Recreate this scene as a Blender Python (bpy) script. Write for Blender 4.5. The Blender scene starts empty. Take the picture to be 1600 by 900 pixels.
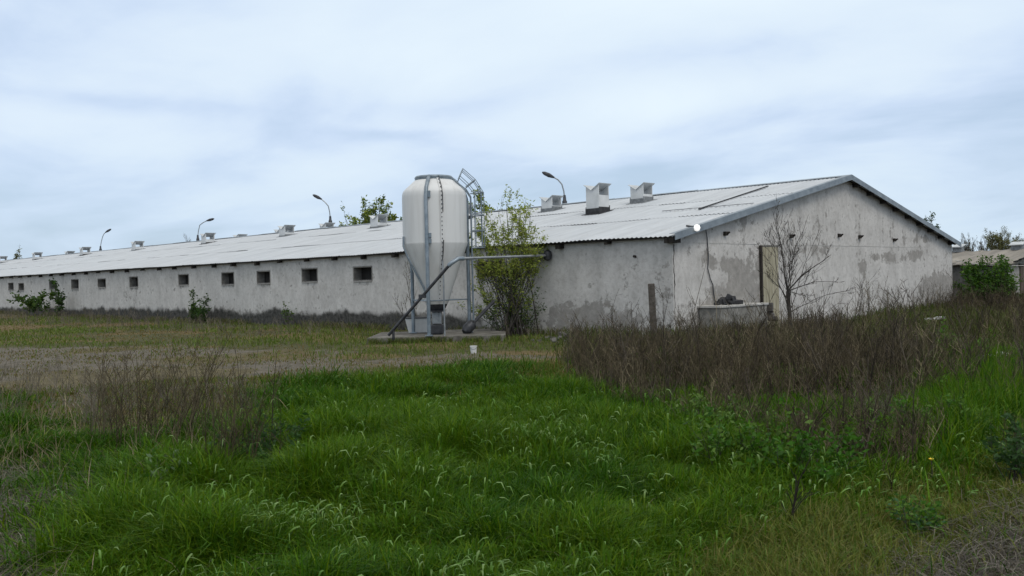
import bpy, math, random
import numpy as np
from mathutils import Vector, Matrix
random.seed(11)
rng = np.random.default_rng(7)
scene = bpy.context.scene
COL = scene.collection
PI = math.pi

# ------------------------------------------------------------------ camera
F = 1410.8; YAW, PIT, ROL = 0.7794, -0.0097, -0.0242
C = np.array([-19.408, -13.3575, 1.6547])
fw = np.array([math.cos(YAW)*math.cos(PIT), math.sin(YAW)*math.cos(PIT), math.sin(PIT)])
rt0 = np.array([math.sin(YAW), -math.cos(YAW), 0.0])
up0 = np.cross(rt0, fw)
rt = math.cos(ROL)*rt0 + math.sin(ROL)*up0
up = -math.sin(ROL)*rt0 + math.cos(ROL)*up0
cd = bpy.data.cameras.new('camera'); cam = bpy.data.objects.new('camera', cd); COL.objects.link(cam)
cam.matrix_world = Matrix(((rt[0], up[0], -fw[0], C[0]), (rt[1], up[1], -fw[1], C[1]), (rt[2], up[2], -fw[2], C[2]), (0, 0, 0, 1)))
cd.sensor_width = 36; cd.lens = F/1600*36; cd.clip_start = 0.1; cd.clip_end = 3000
scene.camera = cam

def ray(x, y): return fw + rt*(x-800)/F + up*(450-y)/F
def hit(x, y, n, c):
    d = ray(x, y); n = np.array(n, float)
    return C + d*((c - n@C)/(n@d))
def ground(x, y, z=0.0): return hit(x, y, (0, 0, 1), z)
def at_depth(x, y, d): return C + ray(x, y)*d
def foot(x, d, z=0.0):
    p = at_depth(x, 450, d); return np.array([p[0], p[1], z])
def topix(P):
    D = np.asarray(P, float) - C; z = D@fw
    return 800 + F*(D@rt)/z, 450 - F*(D@up)/z, z

# ------------------------------------------------------------------ noise
def _hash(ix, iy, s):
    h = (ix.astype(np.int64)*374761393 + iy.astype(np.int64)*668265263 + s*1274126177) & 0xffffffff
    h = ((h ^ (h >> 13))*1274126177) & 0xffffffff
    return ((h ^ (h >> 16)) & 0xffff)/65535.0
def vnoise(x, y, s=0):
    x = np.asarray(x, float); y = np.asarray(y, float)
    ix = np.floor(x); iy = np.floor(y); fx = x-ix; fy = y-iy
    fx = fx*fx*(3-2*fx); fy = fy*fy*(3-2*fy)
    a = _hash(ix, iy, s); b = _hash(ix+1, iy, s); c = _hash(ix, iy+1, s); d = _hash(ix+1, iy+1, s)
    return (a*(1-fx)+b*fx)*(1-fy) + (c*(1-fx)+d*fx)*fy
def fbm(x, y, s=0, o=4):
    t = 0; a = .5; n = 0
    for k in range(o):
        t = t + a*vnoise(np.asarray(x)*2**k, np.asarray(y)*2**k, s+k*17); n += a; a *= .5
    return t/n
def sstep(a, b, x):
    t = np.clip((np.asarray(x, float)-a)/(b-a), 0, 1); return t*t*(3-2*t)
def ground_z(x, y):
    x = np.asarray(x, float); y = np.asarray(y, float)
    d = np.hypot(x-C[0], y-C[1])
    return 0.10*(fbm(x*.25, y*.25, 3, 3)-.5)*sstep(3, 8, d) + .28*sstep(20, 60, y)*sstep(3, -3, x)
def gz(p): return float(ground_z(p[0], p[1]))
def inpoly(px, py, poly):
    poly = np.array(poly, float); r = np.zeros(px.shape, bool); n = len(poly)
    j = n-1
    for i in range(n):
        xi, yi = poly[i]; xj, yj = poly[j]
        c = ((yi > py) != (yj > py)) & (px < (xj-xi)*(py-yi)/(yj-yi+1e-9)+xi)
        r ^= c; j = i
    return r

# ------------------------------------------------------------------ materials
def newmat(name):
    m = bpy.data.materials.new(name); m.use_nodes = True
    nt = m.node_tree; b = nt.nodes['Principled BSDF']
    return m, nt, b
def N(nt, t, **kw):
    n = nt.nodes.new(t)
    for k, v in kw.items(): setattr(n, k, v)
    return n
def ramp(nt, src, stops):
    r = N(nt, 'ShaderNodeValToRGB'); e = r.color_ramp.elements
    while len(e) < len(stops): e.new(.5)
    for i, (p, c) in enumerate(stops):
        e[i].position = p; e[i].color = (*c, 1) if len(c) == 3 else c
    nt.links.new(src, r.inputs[0]); return r
def mixc(nt, f, a, b, mode='MIX'):
    m = N(nt, 'ShaderNodeMix', data_type='RGBA', blend_type=mode)
    for s, v in ((0, f), (6, a), (7, b)):
        if isinstance(v, (int, float)): m.inputs[s].default_value = v
        elif isinstance(v, tuple): m.inputs[s].default_value = (*v, 1)
        else: nt.links.new(v, m.inputs[s])
    return m.outputs[2]
def noise(nt, scale, detail=5, rough=.55, co='Object', mscale=None):
    tc = N(nt, 'ShaderNodeTexCoord'); n = N(nt, 'ShaderNodeTexNoise')
    n.inputs['Scale'].default_value = scale; n.inputs['Detail'].default_value = detail; n.inputs['Roughness'].default_value = rough
    if mscale:
        mp = N(nt, 'ShaderNodeMapping'); mp.inputs['Scale'].default_value = mscale
        nt.links.new(tc.outputs[co], mp.inputs[0]); nt.links.new(mp.outputs[0], n.inputs[0])
    else: nt.links.new(tc.outputs[co], n.inputs[0])
    return n.outputs[0]
def bump(nt, b, src, strength=.3, dist=.02):
    bp = N(nt, 'ShaderNodeBump'); bp.inputs['Strength'].default_value = strength; bp.inputs['Distance'].default_value = dist
    nt.links.new(src, bp.inputs['Height']); nt.links.new(bp.outputs[0], b.inputs['Normal'])
def mottled(name, c1, c2, scale=6, rough=.8, metal=0, bs=.3, bd=.01, lo=.35, hi=.65, mscale=None, spec=.3):
    m, nt, b = newmat(name)
    n = noise(nt, scale, 6, .6, mscale=mscale)
    r = ramp(nt, n, [(lo, c1), (hi, c2)])
    nt.links.new(r.outputs[0], b.inputs['Base Color'])
    b.inputs['Roughness'].default_value = rough; b.inputs['Metallic'].default_value = metal
    b.inputs['Specular IOR Level'].default_value = spec
    bump(nt, b, noise(nt, scale*6, 4), bs, bd)
    return m
def attrmat(name, rough=.6, spec=.3, transl=0.0, gain=None):
    """colour read per plant from the mesh's own colour attribute"""
    m, nt, b = newmat(name)
    a = N(nt, 'ShaderNodeAttribute', attribute_name='Col')
    nt.links.new(a.outputs['Color'], b.inputs['Base Color'])
    b.inputs['Roughness'].default_value = rough; b.inputs['Specular IOR Level'].default_value = spec
    if transl:
        t = N(nt, 'ShaderNodeBsdfTranslucent'); mx = N(nt, 'ShaderNodeMixShader'); mx.inputs[0].default_value = transl
        g = mixc(nt, 1.0, a.outputs['Color'], (1.25, 1.2, .6), 'MULTIPLY')
        nt.links.new(g, t.inputs[0]); nt.links.new(b.outputs[0], mx.inputs[1]); nt.links.new(t.outputs[0], mx.inputs[2])
        nt.links.new(mx.outputs[0], nt.nodes['Material Output'].inputs[0])
    return m

def wall_material(name, clean, plaster, grime):
    m, nt, b = newmat(name)
    a = N(nt, 'ShaderNodeAttribute', attribute_name='Col')
    sep = N(nt, 'ShaderNodeSeparateColor'); nt.links.new(a.outputs['Color'], sep.inputs[0])
    big = noise(nt, 1.1, 6, .6); fine = noise(nt, 9, 6, .65); streak = noise(nt, 1.0, 5, .65, mscale=(2.2, 2.2, .7)); mid = noise(nt, 3.0, 7, .7)
    base = mixc(nt, 1.0, ramp(nt, big, [(.3, tuple(c*.80 for c in clean)), (.7, clean)]).outputs[0],
                ramp(nt, streak, [(.32, (.86, .86, .86)), (.52, (1, 1, 1))]).outputs[0], 'MULTIPLY')
    base = mixc(nt, 1.0, base, ramp(nt, mid, [(.33, (.84, .83, .82)), (.5, (1, 1, 1)), (.7, (1.05, 1.05, 1.05))]).outputs[0], 'MULTIPLY')
    base = mixc(nt, 1.0, base, ramp(nt, fine, [(.30, (.82, .81, .80)), (.52, (1, 1, 1))]).outputs[0], 'MULTIPLY')
    def mask(ch, lo, hi, w):
        ad = N(nt, 'ShaderNodeMath', operation='MULTIPLY_ADD'); nt.links.new(mid, ad.inputs[0]); ad.inputs[1].default_value = w
        nt.links.new(sep.outputs[ch], ad.inputs[2])
        mr = N(nt, 'ShaderNodeMapRange', interpolation_type='SMOOTHSTEP'); mr.inputs[1].default_value = lo+w*.5; mr.inputs[2].default_value = hi+w*.5
        nt.links.new(ad.outputs[0], mr.inputs[0]); return mr.outputs[0]
    plc = ramp(nt, noise(nt, 4, 6, .7), [(.3, tuple(c*.72 for c in plaster)), (.7, tuple(c*1.2 for c in plaster))]).outputs[0]
    c = mixc(nt, mask(0, .38, .66, 3.0), base, plc)
    grc = ramp(nt, noise(nt, 7, 5, .7), [(.35, tuple(c*.6 for c in grime)), (.7, tuple(c*2.0 for c in grime))]).outputs[0]
    c = mixc(nt, mask(1, .20, 1.0, 1.1), c, grc)
    nt.links.new(c, b.inputs['Base Color']); b.inputs['Roughness'].default_value = .92; b.inputs['Specular IOR Level'].default_value = .15
    bump(nt, b, noise(nt, 22, 6, .7), .5, .02)
    return m

M = {}
M['wall'] = wall_material('lime_washed_render', (.63, .612, .588), (.32, .305, .285), (.055, .054, .05))
M['wall_old'] = wall_material('old_render', (.42, .41, .39), (.22, .21, .19), (.06, .058, .05))
def roof_material(name, c1, c2, rough, dirt):
    m, nt, b = newmat(name)
    a = N(nt, 'ShaderNodeAttribute', attribute_name='Col')
    s = noise(nt, 1.0, 5, .6, mscale=(.35, 3.0, 1))
    base = ramp(nt, s, [(.3, c1), (.68, c2)]).outputs[0]
    base = mixc(nt, 1.0, base, a.outputs['Color'], 'MULTIPLY')
    base = mixc(nt, ramp(nt, noise(nt, 2.2, 6, .7), [(.55, (0, 0, 0)), (.75, (.5, .5, .5))]).outputs[0], base, dirt)
    nt.links.new(base, b.inputs['Base Color']); b.inputs['Roughness'].default_value = rough; b.inputs['Specular IOR Level'].default_value = .3
    return m
M['roof'] = roof_material('galvanised_sheet', (.40, .425, .45), (.51, .535, .56), .55, (.33, .32, .31))
M['oldroof'] = roof_material('old_cement_sheet', (.17, .155, .135), (.28, .255, .22), .9, (.09, .085, .07))
M['trim'] = mottled('grey_blue_tin', (.17, .20, .23), (.27, .31, .34), 3, .45, .3, .1)
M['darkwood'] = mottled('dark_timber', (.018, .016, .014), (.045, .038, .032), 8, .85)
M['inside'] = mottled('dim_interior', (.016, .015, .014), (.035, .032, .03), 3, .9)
M['reveal'] = mottled('grey_reveal', (.14, .135, .125), (.25, .24, .225), 5, .95)  # mottled grey, darker than the sills
M['concrete'] = mottled('old_concrete', (.15, .145, .13), (.30, .29, .265), 5, .9, 0, .6, .02)
M['concdark'] = mottled('damp_concrete', (.075, .07, .06), (.20, .19, .17), 3, .95, 0, .8, .03)
M['palecon'] = mottled('pale_concrete', (.36, .35, .33), (.52, .51, .48), 5, .9, 0, .5, .02)
M['frame'] = mottled('window_cement_frame', (.36, .345, .33), (.5, .49, .47), 5, .9)
M['door'] = mottled('weathered_board', (.26, .235, .155), (.42, .39, .30), 2.5, .85, 0, .5, .01, mscale=(9, 1, .8))
M['browndoor'] = mottled('brown_board', (.06, .045, .035), (.12, .09, .07), 3, .85, mscale=(9, 9, .8))
M['fibre'] = mottled('white_fibreglass', (.56, .56, .55), (.645, .65, .645), 1.6, .45, 0, .06, .004, lo=.30, hi=.52, mscale=(3.2, 3.2, .22), spec=.4)
M['fibrelow'] = mottled('greyed_fibreglass', (.555, .555, .545), (.64, .645, .64), 1.6, .5, 0, .06, .004, lo=.30, hi=.55, mscale=(3.2, 3.2, .25), spec=.35)
M['galv'] = mottled('grey_blue_steel', (.16, .20, .235), (.26, .305, .345), 6, .4, .35, .1)
M['steel'] = mottled('dull_steel', (.22, .235, .25), (.34, .36, .375), 8, .38, .5, .1)
M['darksteel'] = mottled('dark_steel', (.03, .032, .036), (.07, .072, .08), 8, .5, .3, .1)
M['white'] = mottled('white_paint', (.60, .60, .585), (.70, .70, .69), 4, .6, 0, .15)
M['vent'] = mottled('vent_board', (.50, .51, .51), (.62, .63, .63), 2.5, .6, 0, .1)
M['ventcap'] = mottled('vent_tin', (.40, .42, .43), (.56, .58, .59), 3, .45, .2, .1)
M['tar'] = mottled('tar_flashing', (.022, .023, .025), (.06, .06, .065), 8, .8)
M['greyflash'] = mottled('grey_flashing', (.13, .14, .145), (.24, .25, .26), 8, .7)
M['bark'] = mottled('grey_bark', (.05, .043, .036), (.12, .105, .09), 14, .9, 0, .7, .01)
M['barkdark'] = mottled('dark_bark', (.026, .023, .02), (.07, .062, .055), 14, .9, 0, .7, .01)
M['rubble'] = mottled('rubble', (.05, .048, .045), (.19, .18, .17), 3, .95, 0, .7, .03)
M['leaf'] = attrmat('leaf', .55, .18, .35)
M['grass'] = attrmat('grass_blade', .55, .10, .28)
M['weed'] = attrmat('dry_stem', .9, .1)
m, nt, b = newmat('lit_lamp'); b.inputs['Base Color'].default_value = (.9, .9, .88, 1)
b.inputs['Emission Color'].default_value = (1, .98, .94, 1); b.inputs['Emission Strength'].default_value = .7; M['lamp'] = m
m, nt, b = newmat('yellow_petal'); b.inputs['Base Color'].default_value = (.75, .5, .02, 1); M['petal'] = m

# ground: colour attribute gives the zones, noise the grain
m, nt, b = newmat('ground_soil')
a = N(nt, 'ShaderNodeAttribute', attribute_name='Col')
g1 = ramp(nt, noise(nt, 3.0, 8, .7), [(.3, (.55, .55, .55)), (.7, (1.35, 1.35, 1.35))]).outputs[0]
g2 = ramp(nt, noise(nt, 28, 5, .7), [(.3, (.6, .6, .6)), (.7, (1.3, 1.3, 1.3))]).outputs[0]
cc = mixc(nt, 1.0, mixc(nt, 1.0, a.outputs['Color'], g1, 'MULTIPLY'), g2, 'MULTIPLY')
nt.links.new(cc, b.inputs['Base Color']); b.inputs['Roughness'].default_value = .95; b.inputs['Specular IOR Level'].default_value = .1
bump(nt, b, noise(nt, 14, 8, .7), .8, .05); M['ground'] = m

# ------------------------------------------------------------------ object helpers
def tag(o, label=None, cat=None, group=None, kind=None):
    if label: o['label'] = label
    if cat: o['category'] = cat
    if group: o['group'] = group
    if kind: o['kind'] = kind
    return o
def thing(name, label, cat, loc, group=None):
    o = bpy.data.objects.new(name, None); o.empty_display_size = .3
    COL.objects.link(o); o.location = tuple(float(v) for v in loc)
    return tag(o, label, cat, group)
def rootloc(p):
    l = np.zeros(3)
    while p is not None:
        l += np.array(p.location); p = p.parent
    return l
def raw(name, V, faces_idx, fsize, mat, parent=None, col=None, smooth=False, origin=None):
    V = np.asarray(V, np.float64).reshape(-1, 3)
    off = rootloc(parent) if parent is not None else (np.array(origin, float) if origin is not None else np.zeros(3))
    me = bpy.data.meshes.new(name)
    me.vertices.add(len(V)); me.vertices.foreach_set('co', (V-off).astype(np.float32).ravel())
    fi = np.asarray(faces_idx, np.int32).ravel(); fs = np.asarray(fsize, np.int32).ravel()
    me.loops.add(len(fi)); me.loops.foreach_set('vertex_index', fi)
    me.polygons.add(len(fs)); st = np.zeros(len(fs), np.int32); st[1:] = np.cumsum(fs)[:-1]
    me.polygons.foreach_set('loop_start', st)
    try: me.polygons.foreach_set('loop_total', fs)
    except Exception: pass
    me.polygons.foreach_set('use_smooth', np.full(len(fs), bool(smooth)))
    me.update(calc_edges=True); me.validate()
    if col is not None:
        at = me.color_attributes.new('Col', 'FLOAT_COLOR', 'POINT')
        c = np.ones((len(V), 4), np.float32); c[:, :3] = col; at.data.foreach_set('color', c.ravel())
    me.materials.append(mat)
    o = bpy.data.objects.new(name, me); COL.objects.link(o)
    if parent is not None: o.parent = parent
    elif origin is not None: o.location = tuple(off)
    return o

class MB:
    def __init__(s): s.v = []; s.f = []
    def add(s, vs, fs):
        k = len(s.v); s.v += [tuple(map(float, v)) for v in vs]; s.f += [tuple(i+k for i in f) for f in fs]; return s
    def box(s, c, size, rz=0, ax=None):
        c = np.array(c, float); X = np.array([math.cos(rz), math.sin(rz), 0]); Y = np.array([-math.sin(rz), math.cos(rz), 0]); Z = np.array([0, 0, 1.])
        if ax is not None: X, Y, Z = ax
        a, b_, d = [v/2 for v in size]
        vs = [c+X*sx*a+Y*sy*b_+Z*sz*d for sz in (-1, 1) for sy in (-1, 1) for sx in (-1, 1)]
        return s.add(vs, [(0, 2, 3, 1), (4, 5, 7, 6), (0, 1, 5, 4), (2, 6, 7, 3), (0, 4, 6, 2), (1, 3, 7, 5)])
    def bar(s, p, q, w, h, upv=(0, 0, 1)):
        p = np.array(p, float); q = np.array(q, float); X = q-p; L = np.linalg.norm(X); X /= L
        Y = np.cross(np.array(upv, float), X); n = np.linalg.norm(Y); Y = Y/n if n > 1e-6 else np.array([0, 1., 0]); Z = np.cross(X, Y)
        return s.box((p+q)/2, (L, w, h), ax=(X, Y, Z))
    def tube(s, pts, r, n=8, cap=True):
        pts = [np.array(p, float) for p in pts]; K = len(pts)
        rs = [r]*K if isinstance(r, (int, float)) else list(r)
        T0 = pts[1]-pts[0]; ref = np.array([0, 0, 1.]) if abs(T0[2]) < .9*np.linalg.norm(T0) else np.array([1., 0, 0])
        vs = []; fs = []
        for i, p in enumerate(pts):
            t = pts[min(i+1, K-1)]-pts[max(i-1, 0)]; t /= np.linalg.norm(t)
            a = np.cross(t, ref); a /= np.linalg.norm(a); b_ = np.cross(t, a)
            for j in range(n):
                th = 2*PI*j/n; vs.append(p+(a*math.cos(th)+b_*math.sin(th))*rs[i])
        for i in range(K-1):
            for j in range(n):
                fs.append((i*n+j, i*n+(j+1) % n, (i+1)*n+(j+1) % n, (i+1)*n+j))
        if cap: fs += [tuple(range(n))[::-1], tuple((K-1)*n+j for j in range(n))]
        return s.add(vs, fs)
    def lathe(s, c, prof, n=32, cap=True):
        c = np.array(c, float); vs = []; fs = []; K = len(prof)
        for r, z in prof:
            for j in range(n):
                th = 2*PI*j/n; vs.append(c+np.array([r*math.cos(th), r*math.sin(th), z]))
        for i in range(K-1):
            for j in range(n): fs.append((i*n+j, i*n+(j+1) % n, (i+1)*n+(j+1) % n, (i+1)*n+j))
        if cap: fs += [tuple(range(n))[::-1], tuple((K-1)*n+j for j in range(n))]
        return s.add(vs, fs)
    def prism(s, poly, off):
        n = len(poly); off = np.array(off, float)
        vs = [np.array(p, float) for p in poly]+[np.array(p, float)+off for p in poly]
        return s.add(vs, [tuple(range(n))[::-1], tuple(range(n, 2*n))]+[(i, (i+1) % n, n+(i+1) % n, n+i) for i in range(n)])
    def build(s, name, mat, parent=None, smooth=False, bevel=0, origin=None):
        o = raw(name, s.v, [i for f in s.f for i in f], [len(f) for f in s.f], mat, parent, None, smooth, origin)
        if smooth: o.data.set_sharp_from_angle(angle=math.radians(40))
        if bevel:
            md = o.modifiers.new('bevel', 'BEVEL'); md.width = bevel; md.segments = 2; md.limit_method = 'ANGLE'
        return o

# vectorised thin tubes: P (N,K,3) R (N,K)
def tubes(P, R, n=3):
    P = np.asarray(P, float); R = np.asarray(R, float); Nn, K, _ = P.shape
    T = np.gradient(P, axis=1); T /= np.linalg.norm(T, axis=2, keepdims=True)+1e-9
    ref = np.array([.31, .23, .92]); ref /= np.linalg.norm(ref)
    A = np.cross(T, ref); A /= np.linalg.norm(A, axis=2, keepdims=True)+1e-6; B = np.cross(T, A)
    th = 2*PI*np.arange(n)/n
    V = P[:, :, None, :] + R[:, :, None, None]*(A[:, :, None, :]*np.cos(th)[None, None, :, None] + B[:, :, None, :]*np.sin(th)[None, None, :, None])
    base = (np.arange(Nn)*K*n)[:, None, None]; i = np.arange(K-1)[None, :, None]; j = np.arange(n)[None, None, :]; j2 = (j+1) % n
    Fc = np.stack([base+i*n+j, base+i*n+j2, base+(i+1)*n+j2, base+(i+1)*n+j], -1)
    return V.reshape(-1, 3), Fc.reshape(-1, 4)
def ribbons(P, S, W):
    """P (N,K,3) centre line, S (N,3) side vector, W (N,K) half width"""
    Nn, K, _ = P.shape
    V = np.stack([P-S[:, None, :]*W[:, :, None], P+S[:, None, :]*W[:, :, None]], 2)
    base = (np.arange(Nn)*K*2)[:, None]; i = np.arange(K-1)[None, :]
    Fc = np.stack([base+2*i, base+2*i+1, base+2*i+3, base+2*i+2], -1)
    return V.reshape(-1, 3), Fc.reshape(-1, 4)
def merge(parts):
    Vs, Fs, Cs, k = [], [], [], 0
    for V, Fc, Cc in parts:
        Vs.append(V); Fs.append(Fc+k); Cs.append(Cc); k += len(V)
    return np.concatenate(Vs), np.concatenate(Fs), np.concatenate(Cs)
def quadobj(name, parts, mat, parent=None, smooth=False, origin=None):
    V, Fc, Cc = merge(parts)
    return raw(name, V, Fc, np.full(len(Fc), 4), mat, parent, Cc, smooth, origin)

# ------------------------------------------------------------------ barn numbers
HE, HR, W, L = 2.685, 4.84, 20.18, 96.0
OH = .25
SL = (HR-HE)/(W/2+OH)
def roof_z(x): return HR - SL*abs(x-W/2)
barn = thing('poultry_barn', 'long white-washed single-storey barn with corrugated tin roof and rows of small dark windows', 'barn', (0, 0, 0))

def blob(px, py, cx, cy, rx, ry):
    px = px+rx*1.1*(fbm(px*.045, py*.045, 201, 5)-.5)+10*(fbm(px*.12, py*.12, 203)-.5); py = py+ry*1.1*(fbm(px*.045, py*.045, 202, 5)-.5)+10*(fbm(px*.12, py*.12, 204)-.5)
    return np.exp(-(((px-cx)/rx)**2+((py-cy)/ry)**2)**1.0)
def wall_grid(us, tops, P, skip, grimef, stainf, n_z=54, zlines=None):
    """grid over u (along) and z with columns trimmed to tops"""
    U = np.array(us); nu = len(U)
    if zlines is not None:
        Z = np.tile(np.array(zlines), (nu, 1))
    else: Z = tops[:, None]*np.linspace(0, 1, n_z)[None, :]
    nz = Z.shape[1]
    UU = np.repeat(U[:, None], nz, 1)
    V = P(UU, Z)
    i, j = np.meshgrid(np.arange(nu-1), np.arange(nz-1), indexing='ij')
    Fc = np.stack([i*nz+j, (i+1)*nz+j, (i+1)*nz+j+1, i*nz+j+1], -1).reshape(-1, 4)
    um = (U[i]+U[i+1]).ravel()/2; zm = (Z[i, j]+Z[i, j+1]).ravel()/2
    keep = ~skip(um, zm)
    px, py, _ = topix(V.reshape(-1, 3))
    st = stainf(UU.ravel(), Z.ravel(), px, py); gr = grimef(UU.ravel(), Z.ravel(), px, py)
    return V.reshape(-1, 3), Fc[keep], np.stack([st, gr, st*0], 1)

win_px = [765, 567, 484, 412, 356, 287, 209, 159, 117, 82, 33, 17]
WINZ, WW, WH = 1.985, 1.05, .44
wins = []
for k, x in enumerate(win_px):
    y = hit(x, 440, (1, 0, 0), 0)[1]
    dz = {10: -.05, 5: .02, 2: .02}.get(k, 0)
    wins.append((y, WINZ+dz, WW*random.uniform(.93, 1.03), WH*random.uniform(.95, 1.12)))
# a window hidden behind the silo and the unseen far ones are left out
ys = list(np.arange(0, 60, .09))+list(np.arange(60, L+.01, .6)); zs = list(np.arange(-.3, 2.62, .06))+[2.62]
ed_y = []; ed_z = []
for (y, z, w, h) in wins: ed_y += [y-w/2, y+w/2]; ed_z += [z-h/2, z+h/2]
ed_z = sorted(set(round(v, 3) for v in ed_z))
ys = sorted([v for v in ys if min(abs(v-e) for e in ed_y) > .03]+ed_y)
zs = sorted([v for v in zs if min(abs(v-e) for e in ed_z) > .004]+ed_z)
def skipw(u, z):
    s = np.zeros(u.shape, bool)
    for (y, zc, w, h) in wins: s |= (np.abs(u-y) < w/2) & (np.abs(z-zc) < h/2)
    return s
def st_long(u, z, px, py):
    s = .30*fbm(u*.8, z*1.2, 5) + .25*sstep(.9, .2, z)
    for a in [(905, 492, 50, 20, .8), (945, 505, 45, 18, .6), (420, 495, 55, 14, .45), (205, 465, 14, 10, .3), (345, 490, 26, 14, .35), (1040, 470, 12, 60, .35), (640, 500, 60, 12, .4), (770, 470, 40, 35, .2)]:
        s += a[4]*blob(px, py, *a[:4])
    for (y, zc, w, h) in wins: s += .9*np.exp(-((u-y)/(w*.55))**4)*sstep(zc-h/2-.35, zc-h/2, z)*(z < zc)*vnoise(u*6, z*2, 9)
    return s
def gr_long(u, z, px, py):
    n = fbm(u*.9, z*.8, 21); n2 = fbm(u*4, z*3, 41)
    lim = .16+.52*n+.16*n2
    left = sstep(6.2, 8.5, u)
    g = sstep(lim+.32, lim-.25, z)*(.25+1.15*left)
    g += .3*np.exp(-((u-.0)/.12)**2)*sstep(.2, 1.5, z)*vnoise(u*3, z*5, 4)
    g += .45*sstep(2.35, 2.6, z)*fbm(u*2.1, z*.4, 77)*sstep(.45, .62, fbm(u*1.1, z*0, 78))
    return g
V, Fc, Cc = wall_grid(ys, None, lambda U, Z: np.stack([0*U, U, Z], -1), skipw, gr_long, st_long, zlines=zs)
Cc[:, 1] = np.clip(Cc[:, 1], 0, 1.2)
long_wall = raw('long_wall', V, Fc[:, ::-1], np.full(len(Fc), 4), M['wall'], barn, Cc)
long_wall['label'] = 'long pale side wall pierced by small dark windows'
# gable wall
xs = np.arange(0, W+.001, W/300)
def st_gab(u, z, px, py):
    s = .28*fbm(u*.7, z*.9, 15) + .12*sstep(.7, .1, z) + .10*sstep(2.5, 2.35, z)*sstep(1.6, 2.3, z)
    for a in [(1160, 448, 34, 36, .95), (1128, 472, 30, 20, .7), (1104, 400, 11, 14, .75), (1130, 410, 26, 9, .6), (1180, 485, 22, 20, .7), (1190, 400, 20, 25, .35),
              (1462, 452, 34, 26, .9), (1480, 475, 25, 30, .6), (1430, 396, 14, 8, .75), (1370, 401, 9, 7, .6), (1392, 402, 8, 9, .7), (1349, 416, 9, 20, .65), (1405, 405, 20, 8, .3),
              (1078, 500, 25, 22, .55), (1250, 390, 40, 9, .35), (1160, 345, 30, 10, .3), (1282, 395, 12, 14, .3), (1440, 372, 25, 6, .3)]:
        s += a[4]*blob(px, py, *a[:4])*(.75+.5*fbm(u*2.5, z*2.5, 33))
    s += .36*sstep(.52, .72, vnoise(u*3.1, z*.25, 61))*sstep(1.9, 3.0, z)*sstep(4.4, 2.8, z)
    return s
def gr_gab(u, z, px, py):
    lim = .05+.35*fbm(u*.9, z*.8, 121)
    g = .6*sstep(lim+.3, lim-.2, z)
    g += .55*np.exp(-((z-2.52)/.018)**2)*sstep(.35, .6, fbm(u*1.4, z*0, 9)) + .30*np.exp(-((z-2.36)/.012)**2)*sstep(.45, .6, fbm(u*1.1, z*0, 19))
    g += .5*np.exp(-((u-.03)/.05)**2)*sstep(.4, .7, vnoise(u*0, z*3, 7))
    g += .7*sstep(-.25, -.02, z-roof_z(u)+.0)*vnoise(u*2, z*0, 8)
    return np.clip(g, 0, 1.2)
V, Fc, Cc = wall_grid(xs, np.array([roof_z(x)-.06+.3 for x in xs]), lambda U, Z: np.stack([U, 0*U, Z-.3], -1), lambda u, z: u < -9, lambda u, z, px, py: gr_gab(u, z-.3, px, py), lambda u, z, px, py: st_gab(u, z-.3, px, py), n_z=70)
gable = raw('gable_wall', V, Fc, np.full(len(Fc), 4), M['wall'], barn, Cc)
gable['label'] = 'stained pale gable end wall'
MB().box((W, L/2, 1.15), (.02, L, 2.9)).build('back_wall', M['wall_old'], barn)
MB().prism([(0, L, -.3), (W, L, -.3), (W, L, HE), (W/2, L, HR-.1), (0, L, HE)], (0, .02, 0)).build('far_gable_wall', M['wall_old'], barn)
# inside: a near-black inner leaf, its colour standing for the unlit hall
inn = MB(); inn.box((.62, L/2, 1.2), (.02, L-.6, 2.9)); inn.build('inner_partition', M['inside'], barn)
# windows
for (y, z, w, h) in wins:
    y0, y1, z0, z1 = y-w/2, y+w/2, z-h/2, z+h/2
    t, dp, pr = .05, .36, .008
    m_ = MB()
    for (a, b_, c_, d_) in ((y0-t, y1+t, z1, z1+t), (y0-t, y1+t, z0-t*.8, z0), (y0-t, y0, z0, z1), (y1, y1+t, z0, z1)):
        m_.box(((dp-pr)/2, (a+b_)/2, (c_+d_)/2), (dp+pr, b_-a-.002, d_-c_-.002))
    fr = m_.build('window', M['reveal'], barn)
    MB().box((.345, y, z), (.02, w-.004, h-.004)).build('dark_backing', M['inside'], fr)  # near-black sheet closing the opening, interior darkness put into its colour
    MB().box((-.018, y, z0-t*.8-.012), (.05, w+.06, .02)).build('sill', M['frame'], fr, bevel=.005)

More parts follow.
